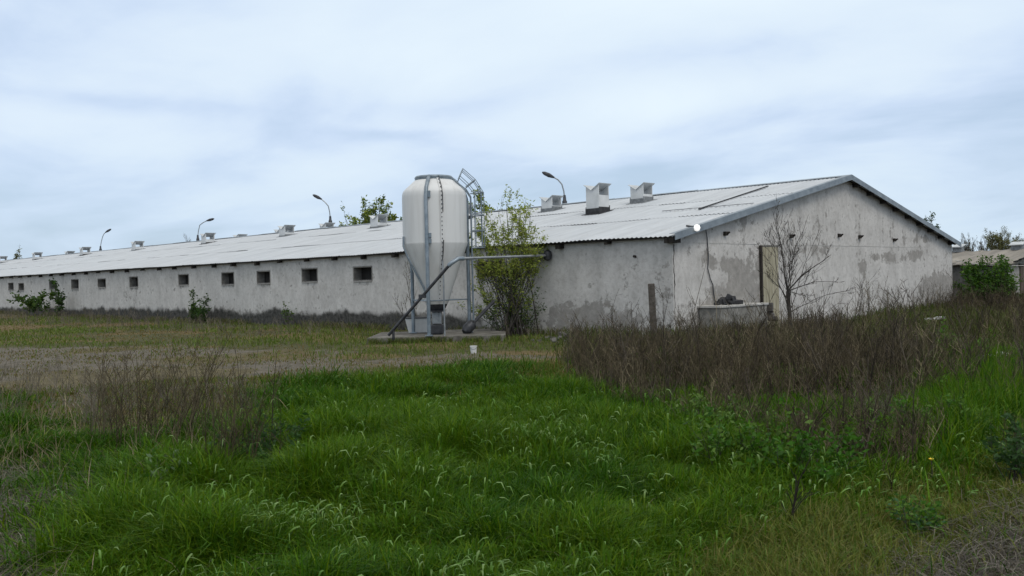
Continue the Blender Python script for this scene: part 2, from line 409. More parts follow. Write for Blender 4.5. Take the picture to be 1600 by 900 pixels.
# roof sheets -------------------------------------------------------
def roof_slope(sgn, name, mat, y0, y1, holes=None):
    per = .15; nper = int((y1-y0)/per); ny = nper*6+1
    y = np.linspace(y0, y1, ny); wave = .013*np.cos(2*PI*(y-y0)/per)
    nsheet = np.floor((y-y0)/1.05).astype(int)
    parts = []; rows = 3; run = W/2+OH
    for k in range(rows):
        s0, s1 = k/rows-(.012 if k else 0), (k+1)/rows
        ns = 5; sv = np.linspace(s0, s1, ns)
        jit = rng.normal(0, 1, nsheet.max()+2); tint = 1+rng.normal(0, .022, nsheet.max()+2); tlow = rng.normal(0, 1, nsheet.max()+2)
        Y = np.repeat(y[None, :], ns, 0); S = np.repeat(sv[:, None], ny, 1)
        edge = (S == sv[0])
        X = sgn*(-OH + S*run + (edge*(.02*tlow[nsheet][None, :]) if k < 1 else edge*.015*tlow[nsheet][None, :]))
        sag = .05*(fbm(y*.22, y*0, 5)-.5)[None, :]*(1-S)*1.6 + .03*(fbm(Y*.35, S*4, 8)-.5)
        Z = HE + S*run*SL + wave[None, :] + sag + .016*k*0 + (1-(S-s0)/(s1-s0))*(.014 if k else 0)*(1+.5*jit[nsheet][None, :]) + .003*jit[nsheet][None, :]
        V = np.stack([X if sgn > 0 else W+X, Y, Z], -1)
        i, j = np.meshgrid(np.arange(ns-1), np.arange(ny-1), indexing='ij')
        Fc = np.stack([i*ny+j, i*ny+j+1, (i+1)*ny+j+1, (i+1)*ny+j], -1).reshape(-1, 4)
        if sgn > 0: Fc = Fc[:, ::-1]
        tc = tint[nsheet][None, :, None]*np.ones((ns, ny, 3))
        parts.append((V.reshape(-1, 3), Fc, tc.reshape(-1, 3)))
    o = quadobj(name, parts, mat, barn, smooth=True)
    return o
near_roof = roof_slope(1, 'roof', M['roof'], -OH, L+OH)
far_roof = roof_slope(-1, 'roof', M['roof'], -OH, L+OH)
# displaced sheets near the gable
sh = MB()
def rp(px, py, dz=0.0):
    p = hit(px, py, (-SL, 0, 1), HE+SL*OH); return p+np.array([0, 0, dz])
a_, b_ = rp(1092, 328), rp(1200, 293)
sh.bar(a_+np.array([0, 0, .03]), b_+np.array([0, 0, .05]), .05, .035)
sh.build('lifted_sheet_edge', M['tar'], barn)
lapm = MB(); pa, pb = rp(1036, 331), rp(1178, 319); prof_t = []; prof_b = []
nv_ = np.array([-SL, 0, 1])/math.hypot(1, SL); dn_ = np.array([-1, 0, -SL])
for k in range(41):
    q = pa+(pb-pa)*k/40+nv_*.028; wv_ = max(.006, .028+.045*math.sin(k*2.1)*random.random()+(.02 if k < 14 else 0))
    prof_t.append(q); prof_b.append(q+dn_*wv_)
lapm.prism(prof_t+prof_b[::-1], nv_*.012)
lapm.build('ragged_lap_joint', M['tar'], barn)
# ridge cap: two wings and small gaps beneath
rc = MB()
for yy in np.arange(-OH-.03, L, 2.0):
    y2 = min(yy+2.03, L+OH); dz = .045+random.uniform(-.012, .012)
    for s in (-1, 1):
        p0 = np.array([W/2, yy, HR+dz]); e = np.array([s*.30, 0, -.30*SL+.0])
        vs = [p0, p0+[0, y2-yy, 0], p0+[0, y2-yy, 0]+e, p0+e]; vs += [v-np.array([0, 0, .012]) for v in vs]
        rc.add(vs, [(0, 1, 2, 3), (7, 6, 5, 4), (0, 4, 5, 1), (1, 5, 6, 2), (2, 6, 7, 3), (3, 7, 4, 0)])
rc.build('ridge_cap', M['trim'], barn)
# barge boards on the gable verge
for s in (1, -1):
    m_ = MB()
    xa = -OH-.02; xb = W/2
    A = np.array([xa, 0, HE-.02]); B = np.array([xb, 0, HR-.02])
    poly = [A+[0, 0, -.12], B+[0, 0, -.12], B+[0, 0, .055], A+[0, 0, .055]]
    if s < 0: poly = [np.array([W-p[0], p[1], p[2]]) for p in poly][::-1]
    poly = [p+np.array([0, -OH-.022, 0]) for p in poly]
    m_.prism(poly, (0, -.018, 0))
    top = [A+[0, 0, .045], B+[0, 0, .045], B+[0, .0, .058], A+[0, .0, .058]]
    if s < 0: top = [np.array([W-p[0], p[1], p[2]]) for p in top][::-1]
    m_.prism([p+np.array([0, -OH-.02, 0]) for p in top], (0, .16, 0))
    m_.build('barge_board', M['trim'], barn)
# purlin ends under the right hand verge
for k in range(9):
    x = W/2+.7+k*1.12
    MB().box((x, -.12, roof_z(x)-.12), (.09, .235, .13)).build('purlin_end', M['darkwood'], barn)
# soffit timber (dark underside) along the eave and rafter ends
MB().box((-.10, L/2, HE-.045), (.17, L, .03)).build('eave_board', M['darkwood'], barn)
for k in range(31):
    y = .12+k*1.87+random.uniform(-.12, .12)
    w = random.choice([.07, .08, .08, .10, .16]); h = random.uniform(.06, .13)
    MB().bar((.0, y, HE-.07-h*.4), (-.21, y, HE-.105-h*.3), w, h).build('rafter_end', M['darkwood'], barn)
MB().box((-.02, -.02, HE-.12), (.32, .3, .16)).build('corner_bracket', M['darkwood'], barn)
# gable details
d0, d1 = 4.46, 5.42
dm = MB()
for k in range(5):
    w = (d1-d0)/5; dm.box((d0+w*(k+.5), -.03, 1.17), (w-.012, .045, 2.5))
door = dm.build('door', M['door'], barn, bevel=.004)
MB().box((d0-.05, -.045, 1.17), (.07, .07, 2.56)).build('door_post', M['darkwood'], door)
MB().box(((d0+d1)/2, -.035, 2.46), (d1-d0+.1, .05, .05)).build('door_head', M['concrete'], door)
for (px, py) in [(1132, 365), (1235, 369), (1310, 368), (1342, 370), (1396, 375)]:
    p = hit(px, py, (0, 1, 0), 0); m_ = MB()
    m_.box(p+[0, -.04, 0], (.13, .08, .11)); m_.bar(p+[.02, -.07, -.02], p+[.02, -.15, .04], .045, .045)
    m_.build('wall_bracket', M['darkwood'], barn)
cr = MB(); zc_ = np.arange(2.45, .3, -.08); xc_ = [.035+random.uniform(-.012, .03) for z in zc_]; wc_ = [random.uniform(.004, .028)*(1.3 if z > 1.4 else .6) for z in zc_]
cr.prism([(x_, -.001, z) for x_, z in zip(xc_, zc_)]+[(x_+w_, -.001, z) for x_, w_, z in list(zip(xc_, wc_, zc_))[::-1]], (0, -.008, 0))
cr.build('corner_crack', M['darkwood'], barn)
lg_ = MB()
for (xa_, xb_, zz_) in ((.4, 4.3, 2.50), (5.5, 9.4, 2.51), (9.4, 14.2, 2.505), (14.2, 17.0, 2.50)):
    ed = [(xa_+(xb_-xa_)*k/24, random.uniform(.002, .014)) for k in range(25)]
    lg_.prism([(x_, -.001, zz_-w_) for x_, w_ in ed]+[(x_, -.001, zz_+.002) for x_, w_ in ed[::-1]], (0, -.007, 0))
lg_.build('string_course', M['palecon'], barn)
# small pipe stub on long wall
p = hit(993, 401, (1, 0, 0), 0); MB().tube([p+[.02, 0, 0], p+[-.08, 0, .01]], .035, 8).build('wall_stub', M['darkwood'], barn)

# vent chimneys -----------------------------------------------------
def chimney(x, y, h, s=.56, dark=True, base=.22, wing=.30):
    zr = roof_z(x); zb = zr-.25; zt = zr+h; hw = s/2
    sh_ = MB(); t = .03
    # two walls facing the eaves and the ridge: V-notched tops; the other two are lower, leaving the openings
    for sx in (-1, 1):
        xw = x+sx*(hw-t/2)
        poly = [(xw-t/2, y-hw, zb), (xw-t/2, y+hw, zb), (xw-t/2, y+hw, zt-.02), (xw-t/2, y+.02, zt-wing*.72), (xw-t/2, y-hw, zt)]
        sh_.prism(poly, (t, 0, 0))
    lowz = zt-.37
    for sy in (-1, 1):
        sh_.box((x, y+sy*(hw-t/2), (zb+lowz)/2), (s-2*t-.002, t, lowz-zb))
    v = sh_.build('vent_chimney', M['vent'], barn)
    cp = MB()
    for sy in (-1, 1):
        a = np.array([x-hw-.05, y+.02, zt-wing*.72+.012]); e = np.array([0, sy*(hw+.07)-.02, wing*.78+(-.0 if sy < 0 else -.03)]); q = np.array([s+.12, 0, 0])
        vs = [a, a+q, a+q+e, a+e]; vs += [p_+np.array([0, 0, .018]) for p_ in vs]
        cp.add(vs, [(0, 1, 2, 3), (7, 6, 5, 4), (0, 4, 5, 1), (1, 5, 6, 2), (2, 6, 7, 3), (3, 7, 4, 0)])
    cp.build('vent_cap', M['ventcap'], v)
    fl = MB(); b2 = hw+.012
    for (cx, cy, sx, sy) in ((x-b2, y, .02, s+.048), (x+b2, y, .02, s+.048), (x, y-b2, s+.02, .02), (x, y+b2, s+.02, .02)):
        zc = roof_z(cx); fl.box((cx, cy, zc+base/2-.05), (sx, sy, base+random.uniform(-.03, .03)))
    fl.box((x, y, zr+.03), (s+.26, s+.26, .012), ax=(np.array([1, 0, SL if x < W/2 else -SL])/math.hypot(1, SL), np.array([0, 1., 0]), np.array([-SL if x < W/2 else SL, 0, 1])/math.hypot(1, SL)))
    fl.build('base_flashing', M['tar'] if dark else M['greyflash'], v)
    return v
chimney(5.75, 7.1, 1.0, .58, True, .26)
chimney(7.9, 6.75, .66, .58, False, .24)
chimney(8.0, 11.35, .56, .58, False, .2)
chimney(7.9, 16.6, .6)
for (px, py, h) in [(592, 349, .58), (448, 362, .56), (325, 375, .62), (215, 385, .6), (133, 393, .6), (58, 398, .6), (4, 404, .6)]:
    p = hit(px, py, (1, 0, 0), 8.0); chimney(8.0, p[1], h, .6, random.random() < .6, .12)
for (px, h) in [(511, .95), (440, .88), (375, .80), (305, .55), (108, .9)]:
    p = hit(px, 365, (1, 0, 0), 12.2); chimney(12.2, p[1], h, .62, False, .1)

# ------------------------------------------------------------------ lamp, cable on the gable
p = hit(1089, 356, (0, 1, 0), -.34)
t = thing('wall_lamp', 'round white lamp under the roof edge beside the barn corner', 'lamp', p)
MB().lathe(p, [(.005, -.09), (.06, -.07), (.09, 0), (.06, .07), (.005, .09)], 16).build('globe', M['lamp'], t, True)
MB().tube([p+[0, .09, .03], p+[0, .32, .07]], .025, 8).build('bracket', M['darksteel'], t)
cb = [hit(px, py, (0, 1, 0), -.03) for px, py in [(1102, 352), (1105, 372), (1107, 400), (1106, 420), (1110, 436), (1114, 445), (1115, 458), (1118, 474)]]
o = MB().tube(cb, .014, 6).build('hanging_cable', M['darksteel'], None, origin=cb[-1])
tag(o, 'thin black cable hanging loosely down the stained gable wall', 'cable')

# ------------------------------------------------------------------ concrete bin against the gable
bp0 = np.array([2.33, -.34, 0])
t = thing('concrete_bin', 'low grey concrete bin with pale rim against the gable wall', 'bin', bp0)
MB().box((2.33, -.36, .36), (2.42, .66, .82)).build('bin_body', M['concrete'], t, bevel=.02)
MB().box((2.33, -.36, .80), (2.52, .72, .06)).build('rim', M['palecon'], t, bevel=.01)
def rock_pile(name, base, n, spread, size, mat, label, cat, flat=.5):
    base = np.array(base, float); vs = MB()
    for k in range(n):
        c = base+np.array([random.gauss(0, spread[0]), random.gauss(0, spread[1]), 0]); r = random.uniform(*size)
        k_ = max(0, 1-abs(c[0]-base[0])/(2*spread[0]+.01)-.3*abs(c[1]-base[1])/(spread[1]+.01)); c[2] = base[2]+r*.4+k_*spread[2]*random.random()
        R = Matrix.Rotation(random.uniform(0, 6), 3, 'Z') @ Matrix.Rotation(random.uniform(-.6, .6), 3, 'X')
        ax = tuple(np.array(R.col[i]) for i in range(3))
        vs.box(c, (r*random.uniform(.7, 1.6), r*random.uniform(.6, 1.2), r*random.uniform(flat, 1)), ax=ax)
    o = vs.build(name, mat, None, origin=base, bevel=.015); return tag(o, label, cat)
rock_pile('rubble_heap', (1.95, -.40, .83), 26, (.32, .12, .16), (.05, .16), M['tar'], 'black rubble heaped on the pale rim of the concrete bin', 'rubble')
rock_pile('rubble_heap', (3.95, -.3, .30), 40, (.35, .16, .5), (.08, .26), M['rubble'], 'dark rubble between the concrete bin and the board door', 'rubble')
p = foot(905, 24.2); rock_pile('rubble_heap', (p[0], p[1], 0), 110, (.75, .35, .2), (.04, .13), M['rubble'], 'low heap of broken plaster at the foot of the long wall', 'rubble')

# ------------------------------------------------------------------ feed silo
hd = np.array([fw[0], fw[1], 0]); hd /= np.linalg.norm(hd); hr = np.array([hd[1], -hd[0], 0])
AX = np.array([-3.13, 5.66, 0]); RS = .885
silo = thing('feed_silo', 'tall white feed silo with cone bottom on grey steel legs', 'silo', (AX[0], AX[1], .2))
def az(a, r, z):
    a = math.radians(a); return AX + r*(-hd*math.cos(a)+hr*math.sin(a)) + np.array([0, 0, z])
prof = [(.46, 4.43), (.50, 4.44), (.56, 4.40), (.80, 4.18), (.845, 4.13), (.875, 4.06), (RS, 3.95), (RS, 3.3), (RS, 2.72)]
MB().lathe(AX, [(.01, 4.45)]+prof, 64, False).build('tank', M['fibre'], silo, True)
MB().lathe(AX, [(RS+.003, 2.72), (RS+.006, 2.70), (RS, 2.66), (.80, 2.42), (.56, 1.75), (.315, 1.05), (.30, 1.02)], 64, False).build('hopper_cone', M['fibrelow'], silo, True)
MB().lathe(AX, [(.52, 4.43), (.53, 4.50), (.50, 4.54), (.30, 4.56), (.01, 4.57)], 40, False).build('lid', M['galv'], silo, True)
MB().lathe(AX, [(.30, 1.03), (.28, .98), (.20, .83), (.14, .80)], 32).build('outlet_collar', M['darksteel'], silo, True)
MB().box(AX+[0, 0, .83], (.52, .40, .03), YAW).build('slide_gate', M['darksteel'], silo)
ob = MB(); ob.box(AX+[0, 0, .64], (.30, .26, .34), YAW); ob.build('outlet_boot', M['steel'], silo, bevel=.02)
ob = MB(); ob.box(AX+[0, 0, .33], (.42, .34, .26), YAW); ob.build('auger_hopper', M['darksteel'], silo, bevel=.02)
# three legs
for a in (-9, 111, 231):
    b0 = az(a, RS+.05, .2); b1 = az(a, RS+.05, 3.92); b2 = az(a, .80+.05, 4.18); b3 = az(a, .60, 4.43); b4 = az(a, .50, 4.50)
    lg = MB().tube([b0, az(a, RS+.05, 1.5), b1, b2, b3, b4], .052, 10).build('leg', M['galv'], silo, True)
    MB().box(b0+[0, 0, .012], (.2, .2, .02), YAW).build('foot_plate', M['galv'], lg)
    for z in (3.98, 2.88, 2.72):
        q = az(a, RS+.035, z); ta = -hd*math.sin(math.radians(a))*-1 + hr*math.cos(math.radians(a)); ta /= np.linalg.norm(ta)
        q2 = AX+(-hd*math.cos(math.radians(a+4.5))+hr*math.sin(math.radians(a+4.5)))*(RS+.02)+np.array([0, 0, z])
        MB().box(q2, (.09, .06, .17 if z > 3 else .12), math.atan2((q2-AX)[1], (q2-AX)[0])+PI/2).build('leg_bracket', M['galv'], lg)
# brace bars between legs
for a, b_ in ((-9, 111), (111, 231), (231, 351)):
    MB().tube([az(a, RS+.05, 1.13), az(b_, RS+.05, 1.13)], .02, 6).build('brace_bar', M['galv'], silo)
# seam strip with bolts
a = 17
zz = [4.45, 4.18, 4.06, 3.9, 2.72, 2.42, 1.75, 1.1]; rr = [.52, .81, .885, RS+.012, RS+.012, .81, .57, .34]
pts = [az(a, r+.006, z) for r, z in zip(rr, zz)]
sm = MB()
for i in range(len(pts)-1): sm.bar(pts[i], pts[i+1], .075, .012, upv=np.cross(pts[i+1]-pts[i], np.cross(np.array([0, 0, 1.]), (pts[i]-AX)*[1, 1, 0]) ))
seam = sm.build('seam_strip', M['fibre'], silo)
zc = 4.4
while zc > 1.15:
    r = np.interp(zc, zz[::-1], rr[::-1])+.018; MB().box(az(a, r, zc), (.022, .022, .03), YAW).build('bolt', M['darksteel'], seam); zc -= .115
rp_ = [az(a+1.8, np.interp(z, zz[::-1], rr[::-1])+.035, z) for z in (4.5, 4.2, 4.0, 3.6, 3.2, 2.75, 2.5, 2.2)]
MB().tube(rp_, .011, 6).build('pull_rope', M['darksteel'], silo)
zs_ = [2.2, 1.8, 1.2, .6, .03]
MB().tube([az(18.8, .80-.0*i, z) if z < 1.9 else rp_[-1] for i, z in enumerate(zs_)], .022, 6).build('hanging_chain', M['steel'], silo)
# feed line clipped to the cone
MB().tube([az(-63, RS+.04, 2.88), az(-63, RS+.05, 2.62), az(-58, .84, 2.3), az(-40, .50, 1.5), az(-30, .36, 1.08)], .028, 8).build('fill_pipe', M['galv'], silo, True)
# ladder and safety cage, right of the tank
la = 95
def lad(z, side, out=0.0, tilt=0):
    rad = -hd*math.cos(math.radians(la))+hr*math.sin(math.radians(la)); tan = np.array([-rad[1], rad[0], 0])
    return AX+rad*(RS+.12+out)+tan*side+np.array([0, 0, z])
for s in (-.17, .17):
    MB().tube([lad(.55, s), lad(3.95, s), lad(4.15, s, -.12), lad(4.42, s, -.45)], .018, 6).build('ladder_rail', M['galv'], silo)
rg = MB()
for z in np.arange(.7, 4.0, .28): rg.tube([lad(z, -.17), lad(z, .17)], .011, 5)
rg.build('ladder_rungs', M['galv'], silo)
def hoop(z, tilt, shift):
    pts = []
    for th in np.linspace(-PI/2, PI/2, 11):
        sd = .30*math.sin(th); ou = .36*math.cos(th)
        o_ = shift+ou*math.cos(tilt); zz_ = z+ou*math.sin(tilt)
        pts.append(lad(zz_, sd, o_))
    return pts
hoops = [hoop(2.55, 0, 0), hoop(3.02, 0, 0), hoop(3.45, 0, 0), hoop(4.08, 0, 0), hoop(4.22, math.radians(38), -.14), hoop(4.42, math.radians(66), -.34)]
for h_ in hoops: MB().tube(h_, .016, 6).build('cage_hoop', M['galv'], silo)
for k in (1, 3, 5, 7, 9):
    MB().tube([h_[k] for h_ in hoops], .011, 5).build('cage_strip', M['galv'], silo)

# slab under the silo
SA, SB = ground(574, 539), ground(778, 534)
dv = (SB-SA)/np.linalg.norm(SB-SA); nv = np.array([-dv[1], dv[0], 0]); nv = nv if nv@hd > 0 else -nv
jag = MB(); n = 26; front = []
for k in range(n+1):
    q = SA+(SB-SA)*k/n*1.06 + nv*random.uniform(-.03, .03); front.append(q)
poly = front+[front[-1]+nv*3.4, front[0]+nv*2.6]
jag.prism([np.array([q[0], q[1], -.1]) for q in poly], (0, 0, .285))
o = jag.build('concrete_slab', M['concdark'], None, origin=(SA[0], SA[1], 0), bevel=.015); tag(o, 'cracked grey concrete slab under the feed silo', 'slab')
# white feed box beside the outlet
bc = (ground(655, 524, .19)+ground(655, 515, .19))/2
t = thing('feed_box', 'white flared feed box with dark rim below the silo', 'box', (bc[0], bc[1], .19))
bm_ = MB(); z0, z1 = .19, .60
def fr_(sx, sy, z): return bc*[1, 1, 0]+hr*sx+hd*sy+np.array([0, 0, z])
for (w0, w1, d0_, d1_, nm, mt) in ((.28, .37, .2, .26, 'box_body', 'white'),):
    vs = [fr_(-w0, -d0_, z0), fr_(w0, -d0_, z0), fr_(w0, d0_, z0), fr_(-w0, d0_, z0), fr_(-w1, -d1_, z1), fr_(w1, -d1_, z1), fr_(w1, d1_, z1), fr_(-w1, d1_, z1)]
    MB().add(vs, [(3, 2, 1, 0), (4, 5, 6, 7), (0, 1, 5, 4), (1, 2, 6, 5), (2, 3, 7, 6), (3, 0, 4, 7)]).build(nm, M[mt], t, bevel=.012)
MB().box(bc*[1, 1, 0]+[0, 0, .615], (.78, .56, .025), math.atan2(hr[1], hr[0])).build('rim', M['darksteel'], t)
# auger pipe
e1 = ground(607, 527, .2)+np.array([0, 0, .05]); e2 = hit(704, 412, (0, 1, 0), 4.25); e3 = hit(716, 404, (0, 1, 0), 4.17); e4 = hit(860, 399, (1, 0, 0), 0.0)
t = thing('auger_pipe', 'long grey feed auger pipe rising to an elbow and entering the long wall', 'pipe', (e1[0], e1[1], .2))
MB().tube([e1, e2], .04, 10).build('inclined_tube', M['darksteel'], t, True)
MB().tube([e2-(e2-e1)*.03, e2, e3, e3+(e4-e3)*.05], .058, 12).build('elbow', M['galv'], t, True)
MB().tube([e3, e3+(e4-e3)*.5, e4-(e4-e3)*.02], .036, 10).build('level_tube', M['steel'], t, True)
MB().lathe((e4[0]-.12, e4[1], e4[2]), [(.02, -.16), (.11, -.11), (.13, 0), (.11, .11), (.02, .16)], 14).build('end_motor', M['darksteel'], t, True)
MB().bar(e1+(e2-e1)*.08-[0, 0, .26], e1+(e2-e1)*.08, .05, .05).build('support_foot', M['darksteel'], t)
bk = e1+(e2-e1)*.55; MB().box(bk, (.14, .14, .10)).build('clamp', M['darksteel'], t)
# dark auger boot leaning at the slab behind
q0, q1 = at_depth(733, 511, 25.0), at_depth(772, 470, 25.6)
t = thing('auger_boot', 'short dark auger tube with bulky end leaning by the silo ladder', 'pipe', (q0[0], q0[1], .2))
MB().tube([q0, q1], .05, 8).build('tube', M['darksteel'], t, True)
dd = (q1-q0)/np.linalg.norm(q1-q0)
MB().tube([q0-dd*.22, q0-dd*.1, q0+dd*.12, q0+dd*.22], [.08, .15, .15, .06], 10).build('boot', M['darksteel'], t, True)
# white bucket
p = ground(740, 552); p[2] = gz(p)
t = thing('bucket', 'small white plastic bucket on the grass before the slab', 'bucket', p)
MB().lathe(p, [(.062, .0), (.078, .15), (.085, .153), (.085, .168), (.074, .168), (.062, .04), (.001, .04)], 18, False).build('bucket_body', M['white'], t, True)
MB().tube([p+np.array([.08*math.cos(a)*hr[0], .08*math.cos(a)*hr[1], .155])-hd*.075*math.sin(a)-[0, 0, .06*math.sin(a)] for a in np.linspace(0, PI, 9)], .006, 5).build('handle', M['steel'], t)
# post
p = foot(1021, 21.3); tp = at_depth(1017.5, 443, 21.3)
o = MB()
R = Matrix.Rotation(.4, 3, 'Z'); axp = (tp-[p[0], p[1], -.2])
o.bar((p[0], p[1], -.2), tp, .15, .13, upv=(math.cos(.5), math.sin(.5), 0))
o = o.build('wooden_post', M['bark'], None, origin=(p[0], p[1], 0), bevel=.02); tag(o, 'weathered dark wooden post standing before the barn corner', 'post')

# ------------------------------------------------------------------ lamps behind the barn
def lamp(px_base, py_base, mid, head, depth_x, label):
    b0 = hit(px_base, py_base, (1, 0, 0), depth_x); d = (b0-C)@fw
    mids = [at_depth(x, y, d) for x, y in mid]; hp = at_depth(head[0], head[1], d)
    t = thing('street_lamp', label, 'street lamp', (b0[0], b0[1], 0), 'street lamps behind the barn')
    MB().tube([(b0[0], b0[1], 0), b0-[0, 0, .9], b0-[0, 0, .55]], [.16, .13, .13], 10).build('post', M['darksteel'], t, True)
    MB().tube([b0-[0, 0, .6], b0-[0, 0, .25], b0-[0, 0, .2], b0+[0, 0, .12]], [.15, .15, .11, .08], 10).build('clamp', M['darksteel'], t, True)
    MB().tube([b0]+mids, .042, 8).build('arm', M['steel'], t, True)
    e = mids[-1]; v = hp-e; v /= np.linalg.norm(v)
    h0, h1 = e-v*.05, e+v*.75
    MB().tube([h0, h0+v*.12, h0+v*.35, h0+v*.65, h1], [.05, .08, .13, .11, .04], 12).build('lamp_head', M['darksteel'], t, True)
lamp(882, 308, [(881, 299), (878, 288), (872, 281), (865, 277)], (856, 273), 21.3, 'curved-arm street lamp behind the roof, just left of the big vent chimney')
lamp(516, 340, [(515, 331), (513, 322), (508, 316), (502, 311)], (496, 308), 21.3, 'curved-arm street lamp over the roof left of the leafy treetop, head to the left')
lamp(309, 369, [(310, 361), (312, 352), (317, 348), (323, 345)], (330, 343), 21.3, 'curved-arm street lamp over the roof with its head level and to the right')
lamp(157, 386, [(158, 379), (160, 371), (162, 366), (165, 363)], (170, 360), 21.3, 'small far street lamp near the left end of the roof, head to the right')

# ------------------------------------------------------------------ vegetation generators
def grow(P0, D0, length, r0, depth, out, tips, rnd, upb=.15, nchild=(4, 7), spread=.9, wob=.12, shrink=.55, seg=5, rmin=.004):
    p = np.array(P0, float); d = np.array(D0, float); d /= np.linalg.norm(d)
    pts = [p.copy()]; rads = [r0]
    for i in range(seg):
        d = d + np.array([rnd.gauss(0, wob), rnd.gauss(0, wob), rnd.gauss(0, wob)+upb*.3]); d /= np.linalg.norm(d)
        p = p+d*length/seg; pts.append(p.copy()); rads.append(max(rmin*.6, r0*(1-.75*(i+1)/seg)))
    out.append((np.array(pts), np.array(rads)))
    if depth <= 0: tips.append(np.array(pts)); return
    tips.append(np.array(pts)[seg//2:]) if depth == 1 else None
    for k in range(rnd.randint(*nchild)):
        t = rnd.uniform(.25, .98); i = min(seg-1, int(t*seg)); f_ = t*seg-i
        q = pts[i]*(1-f_)+pts[i+1]*f_; dl = pts[i+1]-pts[i]; dl /= np.linalg.norm(dl)
        a = rnd.uniform(0, 2*PI); u = np.cross(dl, [.3, .5, .81]); u /= np.linalg.norm(u); v = np.cross(dl, u)
        nd = dl*(1-.35*spread) + (u*math.cos(a)+v*math.sin(a))*spread*rnd.uniform(.6, 1.1) + np.array([0, 0, upb])
        grow(q, nd, length*shrink*rnd.uniform(.6, 1.2)*(1.15-.5*t), max(rmin, rads[i]*.55), depth-1, out, tips, rnd, upb, nchild, spread, wob, shrink, seg, rmin)
def limb(P0, P1, r, out, tips, rnd, dep=1, nchild=(6, 9), spread=.7, upb=.3, cl=.35, seg=7, rmin=.004, arch=.3, wob=.03, sub=(3, 5), lo=.2):
    P0 = np.array(P0, float); P1 = np.array(P1, float); v = P1-P0; Ln = np.linalg.norm(v)
    c = P0+v*.4+np.array([0, 0, Ln*arch*(1-abs(v[2])/Ln*.7)*.6]); pts = []
    ph = [rnd.uniform(0, 6) for _ in range(3)]
    for i in range(seg+1):
        t = i/seg; q = P0*(1-t)**2+2*c*t*(1-t)+P1*t*t
        pts.append(q+np.array([math.sin(t*7+ph[0]), math.sin(t*6+ph[1]), .5*math.sin(t*8+ph[2])])*wob*Ln*t*(1.05-t)*2)
    pts = np.array(pts); rads = np.maximum(rmin*.7, r*(1-.8*np.linspace(0, 1, seg+1)))
    if seg != 5:
        u = np.linspace(0, seg, 6); pr = np.stack([np.interp(u, np.arange(seg+1), pts[:, k]) for k in range(3)], 1); rr_ = np.interp(u, np.arange(seg+1), rads)
    else: pr, rr_ = pts, rads
    out.append((pr, rr_)); tips.append(pr[2:])
    for k in range(rnd.randint(*nchild)):
        t = rnd.uniform(lo, .99)*5; i = min(4, int(t)); f_ = t-i; q = pr[i]*(1-f_)+pr[i+1]*f_; dl = pr[i+1]-pr[i]; dl /= np.linalg.norm(dl)
        a = rnd.uniform(0, 2*PI); u_ = np.cross(dl, [.3, .5, .81]); u_ /= np.linalg.norm(u_); w_ = np.cross(dl, u_)
        nd = dl*.75+(u_*math.cos(a)+w_*math.sin(a))*spread+np.array([0, 0, upb])
        grow(q, nd, Ln*cl*rnd.uniform(.4, 1.1)*(1.2-.12*t), max(rmin, rr_[i]*.5), dep-1, out, tips, rnd, upb, sub, spread, .1, .5, 5, rmin)
def wood(name, out, mat, parent, n=5):
    P = np.array([o[0] for o in out]); R = np.array([o[1] for o in out])
    V, Fc = tubes(P, R, n)
    return raw(name, V, Fc, np.full(len(Fc), 4), mat, parent, None, True)
def leaves(pos, size, cols, flat=.3, aspect=.42, droop=0.0):
    n = len(pos); pos = np.asarray(pos)
    d = rng.normal(0, 1, (n, 3)); d[:, 2] = d[:, 2]*.6-droop+.15; d /= np.linalg.norm(d, axis=1, keepdims=True)
    u = rng.normal(0, 1, (n, 3)); u[:, 2] *= flat; s = np.cross(d, u); s /= np.linalg.norm(s, axis=1, keepdims=True)+1e-6
    L_ = size*rng.uniform(.6, 1.25, n); nn = np.cross(s, d)
    P = np.stack([pos, pos+d*(L_*.5)[:, None]+nn*(L_*.08)[:, None], pos+d*L_[:, None]], 1)
    Wd = np.stack([L_*.06, L_*aspect*.5, L_*.03], 1)
    V, Fc = ribbons(P, s, Wd)
    i = rng.integers(0, len(cols), n); c = np.array(cols)[i]*rng.uniform(.75, 1.25, (n, 1))
    return V, Fc, np.repeat(c, 6, 0)
def on_tips(tips, n, jitter, lo=.2):
    k = rng.integers(0, len(tips), n); out = []
    for i in k:
        t = tips[i]; f_ = random.uniform(lo, 1)*(len(t)-1); j = min(len(t)-2, int(f_)); out.append(t[j]+(t[j+1]-t[j])*(f_-j))
    return np.array(out)+rng.normal(0, jitter, (n, 3))

YG = [(.27, .33, .06), (.23, .29, .055), (.33, .36, .09), (.17, .235, .045)]
MG = [(.055, .10, .022), (.07, .125, .025), (.04, .075, .02), (.09, .14, .03)]
DG = [(.035, .075, .018), (.05, .10, .02), (.025, .055, .016)]
OL = [(.14, .15, .06), (.18, .185, .07), (.12, .125, .06)]

